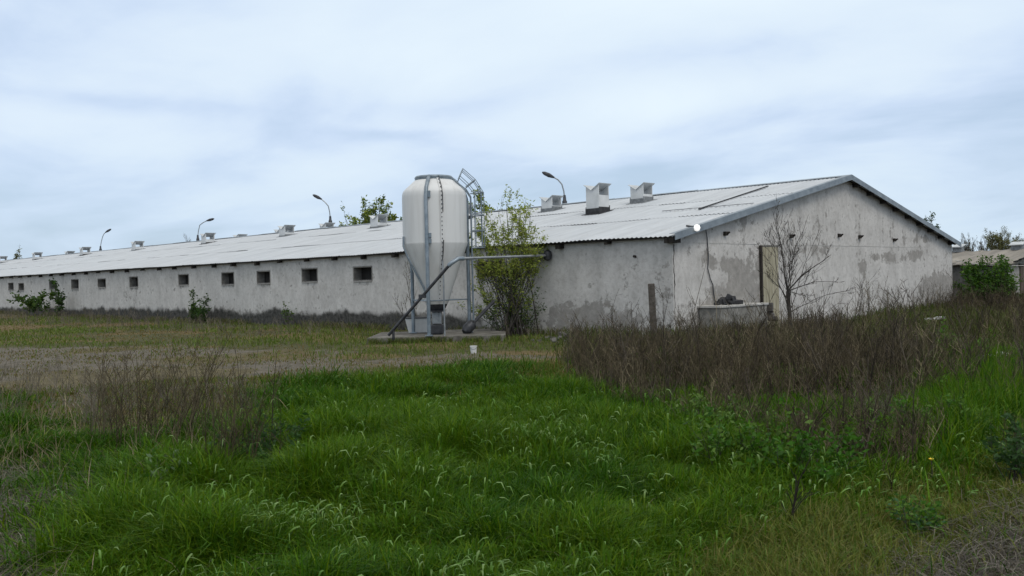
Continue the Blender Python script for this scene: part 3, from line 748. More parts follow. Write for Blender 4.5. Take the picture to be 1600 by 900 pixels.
# leafy shrub by the silo
rnd = random.Random(5)
p = foot(800, 25.9)
t = thing('leafy_shrub', 'many-stemmed young shrub with fresh yellow-green leaves beside the silo', 'shrub', p)
out = []; tips = []
for (px, py, r_) in [(752, 352, .02), (768, 332, .022), (790, 306, .026), (804, 312, .022), (838, 340, .022), (744, 398, .018), (833, 452, .016), (722, 470, .013), (755, 455, .016), (818, 362, .02), (736, 440, .016), (780, 350, .02), (800, 340, .022), (765, 390, .018), (824, 395, .018), (846, 362, .016), (848, 395, .014), (830, 325, .018), (815, 318, .018), (740, 360, .014), (776, 312, .018), (748, 352, .016), (757, 336, .016), (832, 334, .016), (843, 352, .016), (822, 320, .016), (766, 324, .016), (740, 378, .014), (850, 378, .014), (778, 420, .016), (810, 430, .016), (728, 372, .014), (745, 420, .014)]:
    tgt = at_depth(px, py+10, 25.9+rnd.uniform(-.7, .6)); b0 = p+hr*rnd.gauss(-.1, .25)+hd*rnd.gauss(0, .22)
    limb(b0, tgt, r_, out, tips, rnd, 2, (9, 13), .62, .4, .30, 7, .0032, .12, .03, (3, 5), .25)
wood('stems', out, M['barkdark'], t)
pos = on_tips(tips, 13000, .04, 0.0); pos = pos[(pos[:, 2] > .5)]
hi_ = pos[:, 2] > 1.75
keep_ = rng.random(len(pos)) < np.where(pos[:, 2] > 2.6, .9, .75); low_ = (~hi_) & (rng.random(len(pos)) < .42)
quadobj('leaves', [leaves(pos[hi_ & keep_], .085, YG, .5, .36), leaves(pos[low_], .08, YG[1:]+MG[3:], .5, .36)], M['leaf'], t)
# dark undergrowth foliage at its foot: darker-leaved low bush
p2 = foot(802, 26.2); t = thing('low_bush', 'low dense dark-green bush at the foot of the long wall under the leafy shrub', 'bush', p2)
out = []; tips = []
for k in range(26):
    a = rnd.uniform(0, 2*PI); b0 = p2+hr*rnd.gauss(0, .3)+hd*rnd.gauss(0, .2); limb(b0, b0+hr*rnd.gauss(.12, .5)+hd*rnd.gauss(0, .3)+np.array([0, 0, rnd.uniform(.5, 1.5)]), .012, out, tips, rnd, 1, (8, 12), .7, .1, .35, 6, .003)
wood('stems', out, M['barkdark'], t); quadobj('leaves', [leaves(on_tips(tips, 1700, .06, 0), .075, DG+MG, .5, .4)], M['leaf'], t)

# bare tree in front of the gable
rnd = random.Random(21)
d_ = 22.0; p = foot(1236, d_)
t = thing('bare_tree', 'small leafless tree with forking dark branches before the gable wall', 'tree', p)
out = []; tips = []
fork = at_depth(1233, 455, d_)
grow(p-[0, 0, .1], fork-p+[0, 0, .1], np.linalg.norm(fork-p)+.1, .075, 0, out, [], rnd, 0, wob=.03)
out[-1][1][:] = np.linspace(.06, .042, 6)
for (px, py, r_, dd_) in [(1196, 425, .035, -.3), (1208, 330, .04, .2), (1200, 362, .025, .4), (1262, 335, .03, .3), (1232, 350, .028, -.1), (1215, 345, .025, .1), (1298, 398, .042, -.2), (1308, 440, .03, .2), (1318, 455, .022, -.4), (1270, 470, .02, .3), (1225, 395, .022, -.5), (1188, 390, .016, .1), (1280, 360, .02, .4), (1244, 380, .02, -.2)]:
    st = out[0][0][rnd.choice([3, 4, 5, 5])]; tg = at_depth(px, py, d_+dd_)
    limb(st, tg, r_*.5, out, tips, rnd, 2, (7, 10), .7, .3, .40, 7, .0042, .25, .06, (3, 6), .2)
wood('trunk', out[:1], M['barkdark'], t, 8); wood('branches', out[1:], M['barkdark'], t, 4)
pos = on_tips(tips, 150, .01, .6); quadobj('buds', [leaves(pos, .03, [(.09, .075, .045)], .5, .5)], M['leaf'], t)
# bare sapling left of silo
p = foot(646, 26.6); t = thing('bare_sapling', 'thin leafless sapling left of the silo against the long wall', 'tree', p)
out = []; tips = []
for (px, py, r_) in [(634, 415, .02), (638, 430, .016), (628, 460, .014), (612, 462, .014), (642, 420, .014)]:
    limb(p, at_depth(px, py, 26.6+rnd.uniform(-.2, .2)), r_, out, tips, rnd, 2, (5, 8), .6, .25, .35, 6, .0028)
wood('branches', out, M['bark'], t); quadobj('buds', [leaves(on_tips(tips, 120, .02), .04, OL, .5, .4)], M['leaf'], t)

# wall-foot shrubs on the long wall
def wall_shrub(px, py0, py1, wpx, label, cols, nst, nlv, seed, dx=-.5, sz=.10, rows=1):
    rnd = random.Random(seed); p = hit(px, py0, (1, 0, 0), dx); p[2] = gz(p); d = (p-C)@fw
    t = thing('wall_shrub', label, 'shrub', p); out = []; tips = []
    for k in range(nst):
        tx = px+rnd.uniform(-wpx, wpx); ty = py1+rnd.uniform(0, (py0-py1)*.55)*(1 if k else 0)
        b0 = hit(px+rnd.uniform(-wpx, wpx)*.6, py0, (1, 0, 0), dx); b0[2] = p[2]
        tg = hit(tx, ty, (1, 0, 0), dx+rnd.uniform(-.3, .3)); v = tg-b0
        limb(b0, tg, .016, out, tips, rnd, 1, (6, 9), .7, .2, .25, 6, .005)
    wood('stems', out, M['barkdark'], t); quadobj('leaves', [leaves(on_tips(tips, int(nlv*1.7), .05, 0), sz, cols, .5, .55)], M['leaf'], t)
wall_shrub(305, 507, 453, 8, 'narrow climbing shrub on the long wall under the fifth window from the silo', DG+MG[:2], 5, 380, 1)
wall_shrub(316, 508, 466, 9, 'dark low shrub leaning against the wall base beside the narrow climber', DG, 5, 320, 2, -.8)
wall_shrub(452, 503, 472, 14, 'sparse little green sapling by the wall base between silo and climber', MG, 3, 60, 3)
wall_shrub(92, 482, 440, 8, 'upright grey-green shrub on the wall between two far windows', DG+[(.06, .08, .05)], 5, 260, 4, -.8, .16)
wall_shrub(52, 486, 458, 34, 'spreading green shrub at the far left foot of the wall', MG+DG, 9, 420, 6, -1.2, .2)
wall_shrub(700, 480, 470, 3, 'tuft of leaves hanging at the cone of the silo', MG, 2, 1, 9) if False else None

# trees behind the barn
def leafy_tree(px, topy, wpx, d, label, cols, seed, nl=1400, bare=False, sz=.16, dep=2, upright=.35, name='background_tree', cat='tree', bark='bark', nlimb=9, group=None):
    rnd = random.Random(seed); p = foot(px, d); top = at_depth(px, topy, d)[2]; wid = wpx/F*d
    t = thing(name, label, cat, p, group); out = []; tips = []; th = top*.3
    grow(p, (rnd.gauss(0, .04), rnd.gauss(0, .04), 1), th, top*.025, 0, out, [], rnd, 0, wob=.02); out[0][1][:] = np.linspace(top*.028, top*.02, 6)
    for k in range(nlimb):
        a = 2*PI*k/nlimb+rnd.uniform(-.3, .3); rr_ = wid*rnd.uniform(.15, 1); b0 = out[0][0][rnd.choice([2, 3, 4, 5])]
        hh = top*rnd.uniform(.74, 1.0)*(1-.2*(rr_/wid)**2)
        tg = p+np.array([math.cos(a)*rr_, math.sin(a)*rr_, hh]); v = tg-b0
        limb(b0, tg, top*.010, out, tips, rnd, dep, (8, 12), .55, upright, .28, 7, .010, .3, .03, (5, 8))
    wood('trunk', out[:1], M[bark], t, 8); wood('limbs', out[1:], M[bark], t, 3)
    if nl: quadobj('crown', [leaves(on_tips(tips, nl, .08), sz, cols, .6, .5)], M['leaf'], t)
leafy_tree(590, 315, 64, 72, 'leafy treetop with upright shoots showing over the roof left of the silo', MG+YG, 31, 12000, sz=.22, upright=.6, nlimb=46)
leafy_tree(760, 306, 42, 70, 'leafy treetop over the roof behind the silo ladder', MG+YG, 32, 6000, sz=.22, upright=.5, nlimb=22)
leafy_tree(1456, 338, 12, 62, 'dark pointed treetop peeping over the right slope of the roof', DG, 33, 2000, sz=.16, upright=.9, nlimb=12)
leafy_tree(1513, 360, 17, 95, 'grey leafless tree just right of the barn behind the old shed', OL, 34, 500, True, .1, 2, nlimb=20)
leafy_tree(1536, 366, 14, 104, 'faint bare tree between the grey tree and the olive tree', OL, 35, 500, True, .1, 2, nlimb=16)
leafy_tree(1563, 354, 24, 92, 'rounded olive-green tree behind the shed roof', OL, 36, 9000, False, .11, 2, nlimb=26)
leafy_tree(1592, 362, 20, 96, 'brownish budding tree at the right edge behind the shed', OL[:1]+[(.10, .085, .05)], 37, 4000, False, .11, 2, nlimb=20)
leafy_tree(1640, 352, 30, 99, 'tall olive tree beyond the right edge of the shed roof', OL, 38, 6000, False, .12, 2, nlimb=20)
leafy_tree(296, 366, 14, 118, 'bare twiggy treetop over the roof beside the third lamp', OL, 39, 40, True, .2, 2, nlimb=8)
leafy_tree(30, 386, 5, 140, 'pale slender treetop over the far left end of the roof', OL+[(.2, .22, .17)], 40, 600, False, .3, 1, .9, nlimb=6)
leafy_tree(425, 357, 12, 112, 'faint bare treetop over the roof between two vents', OL, 41, 40, True, .2, 2, nlimb=8)

# ------------------------------------------------------------------ old shed on the right
S0 = foot(1576, 46.0); SZ = 1.92; SW, SLN = 12.0, 40.0; sr = .75
shed = thing('old_shed', 'low old shed with sagging grey roof at the right edge', 'shed', S0)
x0, y0 = S0[0], S0[1]
def simple_wall(name, A, B, top, mat, s=.2, n=60):
    A = np.array(A); B = np.array(B); us = np.linspace(0, 1, n)
    V, Fc, Cc = wall_grid(us, np.array([top(u)+.3 for u in us]), lambda U, Z: A+(B-A)*U[..., None]+np.stack([0*U, 0*U, Z-.3], -1), lambda u, z: u < -1,
        lambda u, z, px, py: .9*sstep(.7, .2, z-.3+.5*fbm(u*20, z, 3))+.2, lambda u, z, px, py: fbm(u*30, z*1.5, 2)*.9, n_z=24)
    return raw(name, V, Fc, np.full(len(Fc), 4), mat, shed, Cc)
M['wall_dark'] = wall_material('shaded_stained_render', (.16, .155, .145), (.10, .095, .085), (.04, .038, .033))  # darker copy of the old render, shadow and dark stain both painted in
simple_wall('long_wall', (x0, y0+SLN, 0), (x0, y0, 0), lambda u: SZ, M['wall_dark'])
simple_wall('gable_wall', (x0, y0, 0), (x0+SW, y0, 0), lambda u: SZ+sr*(1-abs(2*u-1)), M['wall_old'])
for sgn in (1, -1):
    ny = 200; ns = 10; yv = np.linspace(y0-.35, y0+SLN, ny); sv = np.linspace(0, 1, ns)
    Y, S = np.meshgrid(yv, sv); X = -.35+S*(SW/2+.35)
    Z = SZ-.05+S*(sr+.07)+.16*(fbm(Y*.25, S*2, 12)-.5)+.03*np.sin(Y*8)
    X = X+x0 if sgn > 0 else x0+SW-X
    i, j = np.meshgrid(np.arange(ns-1), np.arange(ny-1), indexing='ij'); Fc = np.stack([i*ny+j, i*ny+j+1, (i+1)*ny+j+1, (i+1)*ny+j], -1).reshape(-1, 4)
    tc = (.75+.5*fbm(Y*1.2, np.floor(S*3)*7, 3))[..., None]*np.ones(3)
    ro = raw('roof', np.stack([X, Y, Z], -1).reshape(-1, 3), Fc[:, ::-1] if sgn > 0 else Fc, np.full(len(Fc), 4), M['oldroof'], shed, tc.reshape(-1, 3), True)
    md = ro.modifiers.new('thick', 'SOLIDIFY'); md.thickness = .05
    if sgn > 0: shed_roof = ro
m_ = MB()
for k in range(7):
    s = k/7; A = np.array([x0-.4+s*6.2, y0-.40, SZ+.0+s*(sr+.05)]); m_.bar(A, A+np.array([1.05, 0, .10+random.uniform(-.03, .05)]), .10, .06)
m_.build('slipped_verge_sheets', M['oldroof'], shed_roof)
dp = hit(1597, 450, (0, 1, 0), y0-.03)
dr = MB().box((dp[0], y0-.03, .85), (.62, .05, 1.75)).build('door', M['browndoor'], shed)
MB().box((dp[0], y0-.04, 1.76), (.9, .08, .12)).build('lintel', M['darkwood'], dr)
for (px, w) in [(1497, .5), (1590, .55)]:
    q = hit(px, 384, (1, 0, 0), x0+SW/2-.3); q[2] = SZ+sr+.02
    v = MB().box(q+[0, 0, .08], (w, w, .34)).build('roof_vent', M['greyflash'], shed_roof)
    MB().box(q+[0, 0, .29], (w*1.5, w*1.3, .05), ax=(np.array([.97, 0, .22]), np.array([0, 1., 0]), np.array([-.22, 0, .97]))).build('vent_lid', M['ventcap'], v)
# wire strung past the shed
wv = [at_depth(1430+k*24, 417-3.2*k*(1-k/13)*.8+.0*k, 40) for k in range(10)]
pa = at_depth(1492, 407, 41.5); pb = at_depth(1640, 411, 40)
wire = [pa+(pb-pa)*u-np.array([0, 0, .18*4*u*(1-u)]) for u in np.linspace(0, 1, 12)]
o = MB().tube(wire, .016, 5).build('overhead_wire', M['palecon'], None, origin=wire[0]); tag(o, 'thin pale wire sagging across the old shed above the green bush', 'wire')
# big green bush
rnd = random.Random(77); p = foot(1541, 38.5); t = thing('green_bush', 'large rounded bright-green bush before the old shed', 'bush', p); out = []; tips = []
for k in range(44):
    a = rnd.uniform(0, 2*PI); el = rnd.uniform(.05, 1.3); R_ = 1.28
    v = np.array([math.cos(a)*math.cos(el)*R_, math.sin(a)*math.cos(el)*R_, .35+math.sin(el)*1.6*(1 if rnd.random() < .75 else 1.12)])
    b0 = p+np.array([rnd.gauss(0, .15), rnd.gauss(0, .15), 0]); limb(b0, b0+v, .022, out, tips, rnd, 1, (10, 15), .7, .15, .32, 6, .005)
wood('stems', out, M['barkdark'], t)
pos = on_tips(tips, 9000, .06, 0)
quadobj('leaves', [leaves(pos, .12, [(.045, .11, .014), (.06, .135, .018), (.03, .08, .013), (.085, .16, .02)], .5, .5)], M['leaf'], t)

# ------------------------------------------------------------------ ground
def zones(px, py, x, y, soft=0.0):
    """what grows where, from a point on the ground"""
    jx = 46*(fbm(x*.6, y*.6, 51)-.5)*np.clip((py-440)/200, .2, 2); jy = 30*(fbm(x*.6, y*.6, 52)-.5)*np.clip((py-440)/160, .15, 2)
    qx, qy = px+jx*2, py+jy*1.6
    if soft: qx = qx+rng.normal(0, 1, len(px))*soft*1.6*np.clip((py-430)/200, .1, 2); qy = qy+rng.normal(0, 1, len(px))*soft*np.clip((py-430)/200, .1, 2)
    lush = inpoly(qx, qy, [(420, 640), (500, 622), (620, 606), (760, 598), (880, 604), (940, 642), (1060, 684), (1200, 716), (1400, 730), (1500, 706), (1600, 668), (2400, 652), (2400, 700), (1600, 728), (1300, 762), (1150, 800), (1000, 1200), (-200, 1200), (120, 860), (240, 790), (330, 740), (400, 700)])
    leftg = inpoly(qx, qy, [(-1500, 655), (0, 655), (150, 660), (350, 690), (420, 660), (400, 705), (330, 745), (240, 795), (120, 860), (-200, 1200), (-1500, 1200)])
    yel = inpoly(qx, qy, [(2400, 700), (1600, 728), (1300, 760), (1150, 798), (1000, 1200), (1340, 1200), (1395, 882), (1465, 834), (1600, 796), (2400, 760)])
    straw = inpoly(qx, qy, [(1340, 1200), (1395, 882), (1465, 834), (1600, 796), (2400, 760), (2400, 1200)])
    dirt = inpoly(qx, qy, [(-1500, 548), (0, 540), (200, 538), (330, 545), (520, 556), (640, 560), (860, 553), (900, 556), (760, 572), (620, 584), (560, 606), (420, 640), (350, 690), (150, 660), (0, 655), (-1500, 655)])
    thick = inpoly(qx, qy, [(890, 545), (930, 520), (1060, 512), (1500, 470), (2400, 470), (2400, 600), (1620, 625), (1500, 706), (1400, 730), (1200, 716), (1060, 684), (940, 642), (890, 600)])
    bare = inpoly(qx, qy, [(-900, 775), (60, 765), (170, 735), (215, 775), (130, 850), (20, 920), (-900, 1300)])
    leftg &= ~bare; lush &= ~bare; straw |= bare
    return lush, leftg, yel, straw, dirt, thick
gx = []
xs_ = np.concatenate([np.arange(-70, -26, 2.0), np.arange(-26, 12, .22), np.arange(12, 60, .8), np.arange(60, 120, 4)])
ys_ = np.concatenate([np.arange(-60, -18, 2.0), np.arange(-18, 22, .22), np.arange(22, 70, .8), np.arange(70, 200, 5)])
far_x = np.concatenate([[-1200, -500, -200, -110], xs_, [160, 300, 600, 1200]]); far_y = np.concatenate([[-1200, -500, -200, -100], ys_, [260, 500, 1200]])
X, Y = np.meshgrid(far_x, far_y, indexing='ij')
Z = ground_z(X, Y)
V = np.stack([X, Y, Z], -1).reshape(-1, 3); nx_, ny_ = X.shape
i, j = np.meshgrid(np.arange(nx_-1), np.arange(ny_-1), indexing='ij'); Fc = np.stack([i*ny_+j, (i+1)*ny_+j, (i+1)*ny_+j+1, i*ny_+j+1], -1).reshape(-1, 4)
px, py, dz = topix(V*[1, 1, 0]); ok = dz > 1.0
px = np.where(ok, px, 0); py = np.where(ok, py, 2000)
lush, leftg, yel, straw, dirt, thick = zones(px, py, V[:, 0], V[:, 1])
col = np.tile(np.array([.085, .085, .04]), (len(V), 1))
n1 = fbm(V[:, 0]*.5, V[:, 1]*.5, 91)[:, None]
col = col*(1-sstep(.45, .6, n1)) + np.array([.15, .115, .06])*sstep(.45, .6, n1)
col[dirt] = np.array([.145, .13, .105])
mo = sstep(.5, .62, fbm(V[:, 0]*.35+5, V[:, 1]*.35, 93))
col[dirt] = (col*(1-mo[:, None]*.75)+np.array([.125, .105, .05])*mo[:, None]*.75)[dirt]
col[lush] = (.032, .042, .018); col[leftg] = (.06, .058, .03); col[yel] = (.10, .09, .04); col[straw] = (.085, .075, .064); col[thick] = (.062, .052, .042)
o = raw('ground', V, Fc, np.full(len(Fc), 4), M['ground'], None, col, True); tag(o, kind='structure')

# ------------------------------------------------------------------ grass
def scatter(n, d0, d1, half=38):
    d = rng.uniform(d0, d1, n); th = np.radians(rng.uniform(-half, half, n))
    fx = np.array([hd[0], hd[1]]); rx = np.array([hr[0], hr[1]])
    P = C[:2]+(fx[None, :]*np.cos(th)[:, None]+rx[None, :]*np.sin(th)[:, None])*d[:, None]
    return P[:, 0], P[:, 1], d
def clear(x, y):
    inb = (x > -.12) & (y > -.05)
    rel = np.stack([x-SA[0], y-SA[1]], 1); a = rel@dv[:2]; b_ = rel@nv[:2]
    return ~inb & ~((a > -.05) & (a < np.linalg.norm(SB-SA)*1.06) & (b_ > -.03) & (b_ < 3))
WIND = hr*.8-hd*.35
def blades(x, y, h, wd, col, lean, K=4, windk=.5, name=None):
    n = len(x); z = ground_z(x, y)
    a = rng.uniform(0, 2*PI, n); wdir = np.stack([np.cos(a), np.sin(a), 0*a], 1)
    wa = fbm(x*.45, y*.45, 71)*2-1
    wv = WIND[None, :]*(windk+.6*wa)[:, None]
    sw = 2*PI*1.5*fbm(x*.42+9, y*.42, 72); swd = np.stack([np.cos(sw), np.sin(sw), 0*a], 1)
    dirv = wdir*1.0+wv*.4+swd*.25; dirv /= np.linalg.norm(dirv, axis=1, keepdims=True)+1e-6
    s = np.stack([-dirv[:, 1], dirv[:, 0], 0*a], 1)
    tw = rng.normal(0, .7, n); s = s*np.cos(tw)[:, None]+dirv*np.sin(tw)[:, None]
    t = np.linspace(0, 1, K)[None, :]
    hor = (lean*h)[:, None]*t**1.9; ver = h[:, None]*(t-.42*np.clip(lean, 0, 1.3)[:, None]*t**2.6)
    P = np.stack([x[:, None]+dirv[:, 0:1]*hor, y[:, None]+dirv[:, 1:2]*hor, z[:, None]-.01+ver], -1)
    Wp = np.array([.7, 1.0, .85, .08]) if K == 4 else np.array([.9, .8, .06])
    V, Fc = ribbons(P, s, wd[:, None]*Wp[None, :])
    return V, Fc, np.repeat(col, K*2, 0) if col.ndim == 2 else np.repeat(col, 2, 1).reshape(-1, 3)
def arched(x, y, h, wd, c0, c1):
    # broad leaves that stand up and bow over, glints painted on as pale tips
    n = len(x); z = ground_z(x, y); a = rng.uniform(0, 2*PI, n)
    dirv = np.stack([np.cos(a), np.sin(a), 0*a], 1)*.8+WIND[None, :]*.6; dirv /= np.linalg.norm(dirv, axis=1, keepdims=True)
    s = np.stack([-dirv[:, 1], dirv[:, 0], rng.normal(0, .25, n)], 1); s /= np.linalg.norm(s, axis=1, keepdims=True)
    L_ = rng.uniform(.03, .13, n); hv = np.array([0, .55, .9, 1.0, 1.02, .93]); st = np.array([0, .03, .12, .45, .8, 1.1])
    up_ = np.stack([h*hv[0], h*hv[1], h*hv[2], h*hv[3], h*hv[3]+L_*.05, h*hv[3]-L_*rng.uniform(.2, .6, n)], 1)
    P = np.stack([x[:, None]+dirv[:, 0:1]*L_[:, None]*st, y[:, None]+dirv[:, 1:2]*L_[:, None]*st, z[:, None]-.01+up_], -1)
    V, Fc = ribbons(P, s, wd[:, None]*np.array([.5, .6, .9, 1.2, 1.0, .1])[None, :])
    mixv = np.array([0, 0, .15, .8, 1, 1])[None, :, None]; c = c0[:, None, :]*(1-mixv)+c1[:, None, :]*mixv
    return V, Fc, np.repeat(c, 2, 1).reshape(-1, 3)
def pick(pal, n, var=.22):
    pal = np.array(pal); c = pal[rng.integers(0, len(pal), n)]*rng.uniform(1-var, 1+var, (n, 1)); return c
G1 = [(.027, .088, .003), (.037, .104, .004), (.050, .122, .005), (.020, .070, .003)]
G2 = [(.070, .145, .005), (.098, .162, .007), (.055, .128, .005)]
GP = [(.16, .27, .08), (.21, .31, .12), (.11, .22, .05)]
ST = [(.20, .17, .11), (.26, .22, .15), (.15, .125, .085)]
parts = []
NN = 680000
x, y, d = scatter(NN, 3.2, 17)
px, py, _ = topix(np.stack([x, y, 0*x], 1)); lush, leftg, yel, straw, dirt, thick = zones(px, py, x, y, 14)
ok = clear(x, y); wscale = .55+.055*d
cl = fbm(x*1.25, y*1.25, 81); cl2 = fbm(x*.28, y*.28, 83); fine_ = vnoise(x*3.2, y*3.2, 85)
def sel_part(mask, hfun, wbase, pal, leanmu, windk, palbright=None, pb=.0):
    k = mask & ok; n = k.sum()
    if n == 0: return
    h = hfun(k); w = wbase*wscale[k]*rng.uniform(.5, 1.6, n)
    c = pick(pal, n)
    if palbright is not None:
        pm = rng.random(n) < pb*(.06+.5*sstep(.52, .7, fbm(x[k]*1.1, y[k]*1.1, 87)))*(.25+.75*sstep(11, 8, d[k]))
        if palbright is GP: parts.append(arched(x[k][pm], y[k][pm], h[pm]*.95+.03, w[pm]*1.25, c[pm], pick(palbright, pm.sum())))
    lean = np.clip(rng.normal(leanmu, .28, n), .05, 1.5)
    parts.append(blades(x[k], y[k], h, w, c, lean, 4, windk))
edge_ = 1-.55*sstep(-60, 170, (px-1050)*.35+(py-780))
hl = lambda k: (.10+.26*sstep(.25, .75, cl[k])+.14*fine_[k])*rng.uniform(.5, 1.15, k.sum())*(.65+.6*cl2[k])*edge_[k]
keepl = rng.random(NN)
warm = lush & (rng.random(NN) < .14+.75*sstep(.46, .66, cl2))
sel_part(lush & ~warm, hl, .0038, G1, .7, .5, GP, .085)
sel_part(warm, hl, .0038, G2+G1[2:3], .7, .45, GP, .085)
sel_part(lush & (keepl > .993), lambda k: rng.uniform(.08, .3, k.sum()), .0026, ST+GP, .8, .3)
keep = rng.random(NN)
sel_part(leftg & (keep < .8), lambda k: (.06+.30*sstep(.25, .75, cl[k]))*rng.uniform(.5, 1.15, k.sum()), .0038, G1+G1+G2, .75, .3, ST+GP, .10)
sel_part(leftg & (keep > .975), lambda k: rng.uniform(.15, .5, k.sum()), .0026, ST, .6, .3)
sel_part(yel & (keep < .8), lambda k: (.05+.24*cl[k])*rng.uniform(.4, 1.15, k.sum()), .0032, [(.11, .145, .026), (.13, .15, .03), (.075, .13, .02), (.15, .145, .045)], .6, .1, ST, .05)
sel_part(straw & (keep < .35), lambda k: rng.uniform(.05, .22, k.sum()), .0030, [(.13, .118, .10), (.20, .18, .152), (.09, .08, .068)], 1.25, .0)
sel_part(straw & (keep > .965), lambda k: rng.uniform(.05, .2, k.sum()), .004, G2+G1, .6, .1)
sel_part(dirt & (keep < .18+.75*sstep(.44, .58, cl)), lambda k: rng.uniform(.03, .12, k.sum()), .0036, [(.10, .12, .03), (.13, .12, .04), (.16, .12, .06)]+G2[:1], .6, .1)
sel_part(thick & (keep < .06+.6*sstep(.47, .6, fbm(x*.6, y*.6, 131))+.4*sstep(1400, 1520, px)+.4*sstep(1.2, .7, np.hypot((px-1455)/150, (py-530)/30))), lambda k: rng.uniform(.08, .28, k.sum())*(1+.9*sstep(1380, 1500, px[k])), .0040, G1[:2]+G2, .45, .1, ST, .3)
back = ~(lush | leftg | yel | straw | dirt | thick)
sel_part(back & (keep < .5), lambda k: rng.uniform(.04, .14, k.sum())*(1+cl[k]), .0042, [(.10, .14, .03), (.12, .14, .035), (.075, .125, .022), (.17, .13, .055)], .5, .2)
o = quadobj('grass', parts, M['grass']); tag(o, kind='stuff')
# fresh lawn farther off
parts = []
NN = 170000
x, y, d = scatter(NN, 17, 62)
px, py, _ = topix(np.stack([x, y, 0*x], 1)); lush, leftg, yel, straw, dirt, thick = zones(px, py, x, y, 14)
ok = clear(x, y); wscale = .55+.055*d; cl = fbm(x*.6, y*.6, 81); cl2 = fbm(x*.25, y*.25, 83); keep = rng.random(NN)
back = ~(dirt | thick)
om = sstep(.48, .62, fbm(x*.3, y*.3, 91))
sel_part(back & (keep < .8*(1-om)), lambda k: rng.uniform(.05, .16, k.sum())*(.6+1.2*cl[k]), .0045, [(.10, .145, .03), (.085, .135, .024), (.13, .15, .04)], .5, .2)
sel_part(back & (keep > 1-.5*om), lambda k: rng.uniform(.03, .10, k.sum()), .0045, [(.17, .13, .055), (.15, .12, .05), (.12, .13, .04)], .5, .2)
sel_part(dirt & (keep < .14+.75*sstep(.44, .58, cl)), lambda k: rng.uniform(.03, .09, k.sum()), .0045, [(.10, .12, .03), (.13, .12, .04), (.16, .12, .06)], .5, .2)
sel_part(thick & (keep < .10+.9*sstep(.45, .58, cl2)+.8*sstep(1.2, .7, np.hypot((px-1455)/150, (py-530)/30))), lambda k: rng.uniform(.15, .55, k.sum()), .0045, [(.07, .10, .022), (.085, .11, .028), (.055, .085, .018), (.10, .10, .04)], .4, .1)
m_e = 1500; tt = rng.random(m_e); off = rng.uniform(.02, .22, m_e)**1.0
ex = SA[0]+(SB-SA)[0]*1.06*tt-nv[0]*off; ey = SA[1]+(SB-SA)[1]*1.06*tt-nv[1]*off
kk_ = fbm(tt*14, tt*0, 141) > .44
parts.append(blades(ex[kk_], ey[kk_], rng.uniform(.05, .26, kk_.sum()), np.full(kk_.sum(), .0065), pick([(.07, .115, .02), (.09, .12, .03), (.13, .12, .05)], kk_.sum()), np.full(kk_.sum(), .5), 4, .1))
m_e = 9000; ey = rng.uniform(.5, 60, m_e); ex = -rng.uniform(.08, .7, m_e)
kk_ = fbm(ey*.7, ex*0, 142) > .42
parts.append(blades(ex[kk_], ey[kk_], rng.uniform(.06, .38, kk_.sum()), np.full(kk_.sum(), .009), pick([(.07, .105, .022), (.09, .11, .03), (.13, .12, .06), (.15, .13, .09)], kk_.sum()), np.full(kk_.sum(), .5), 4, .1))
o = quadobj('lawn', parts, M['grass']); tag(o, kind='stuff')

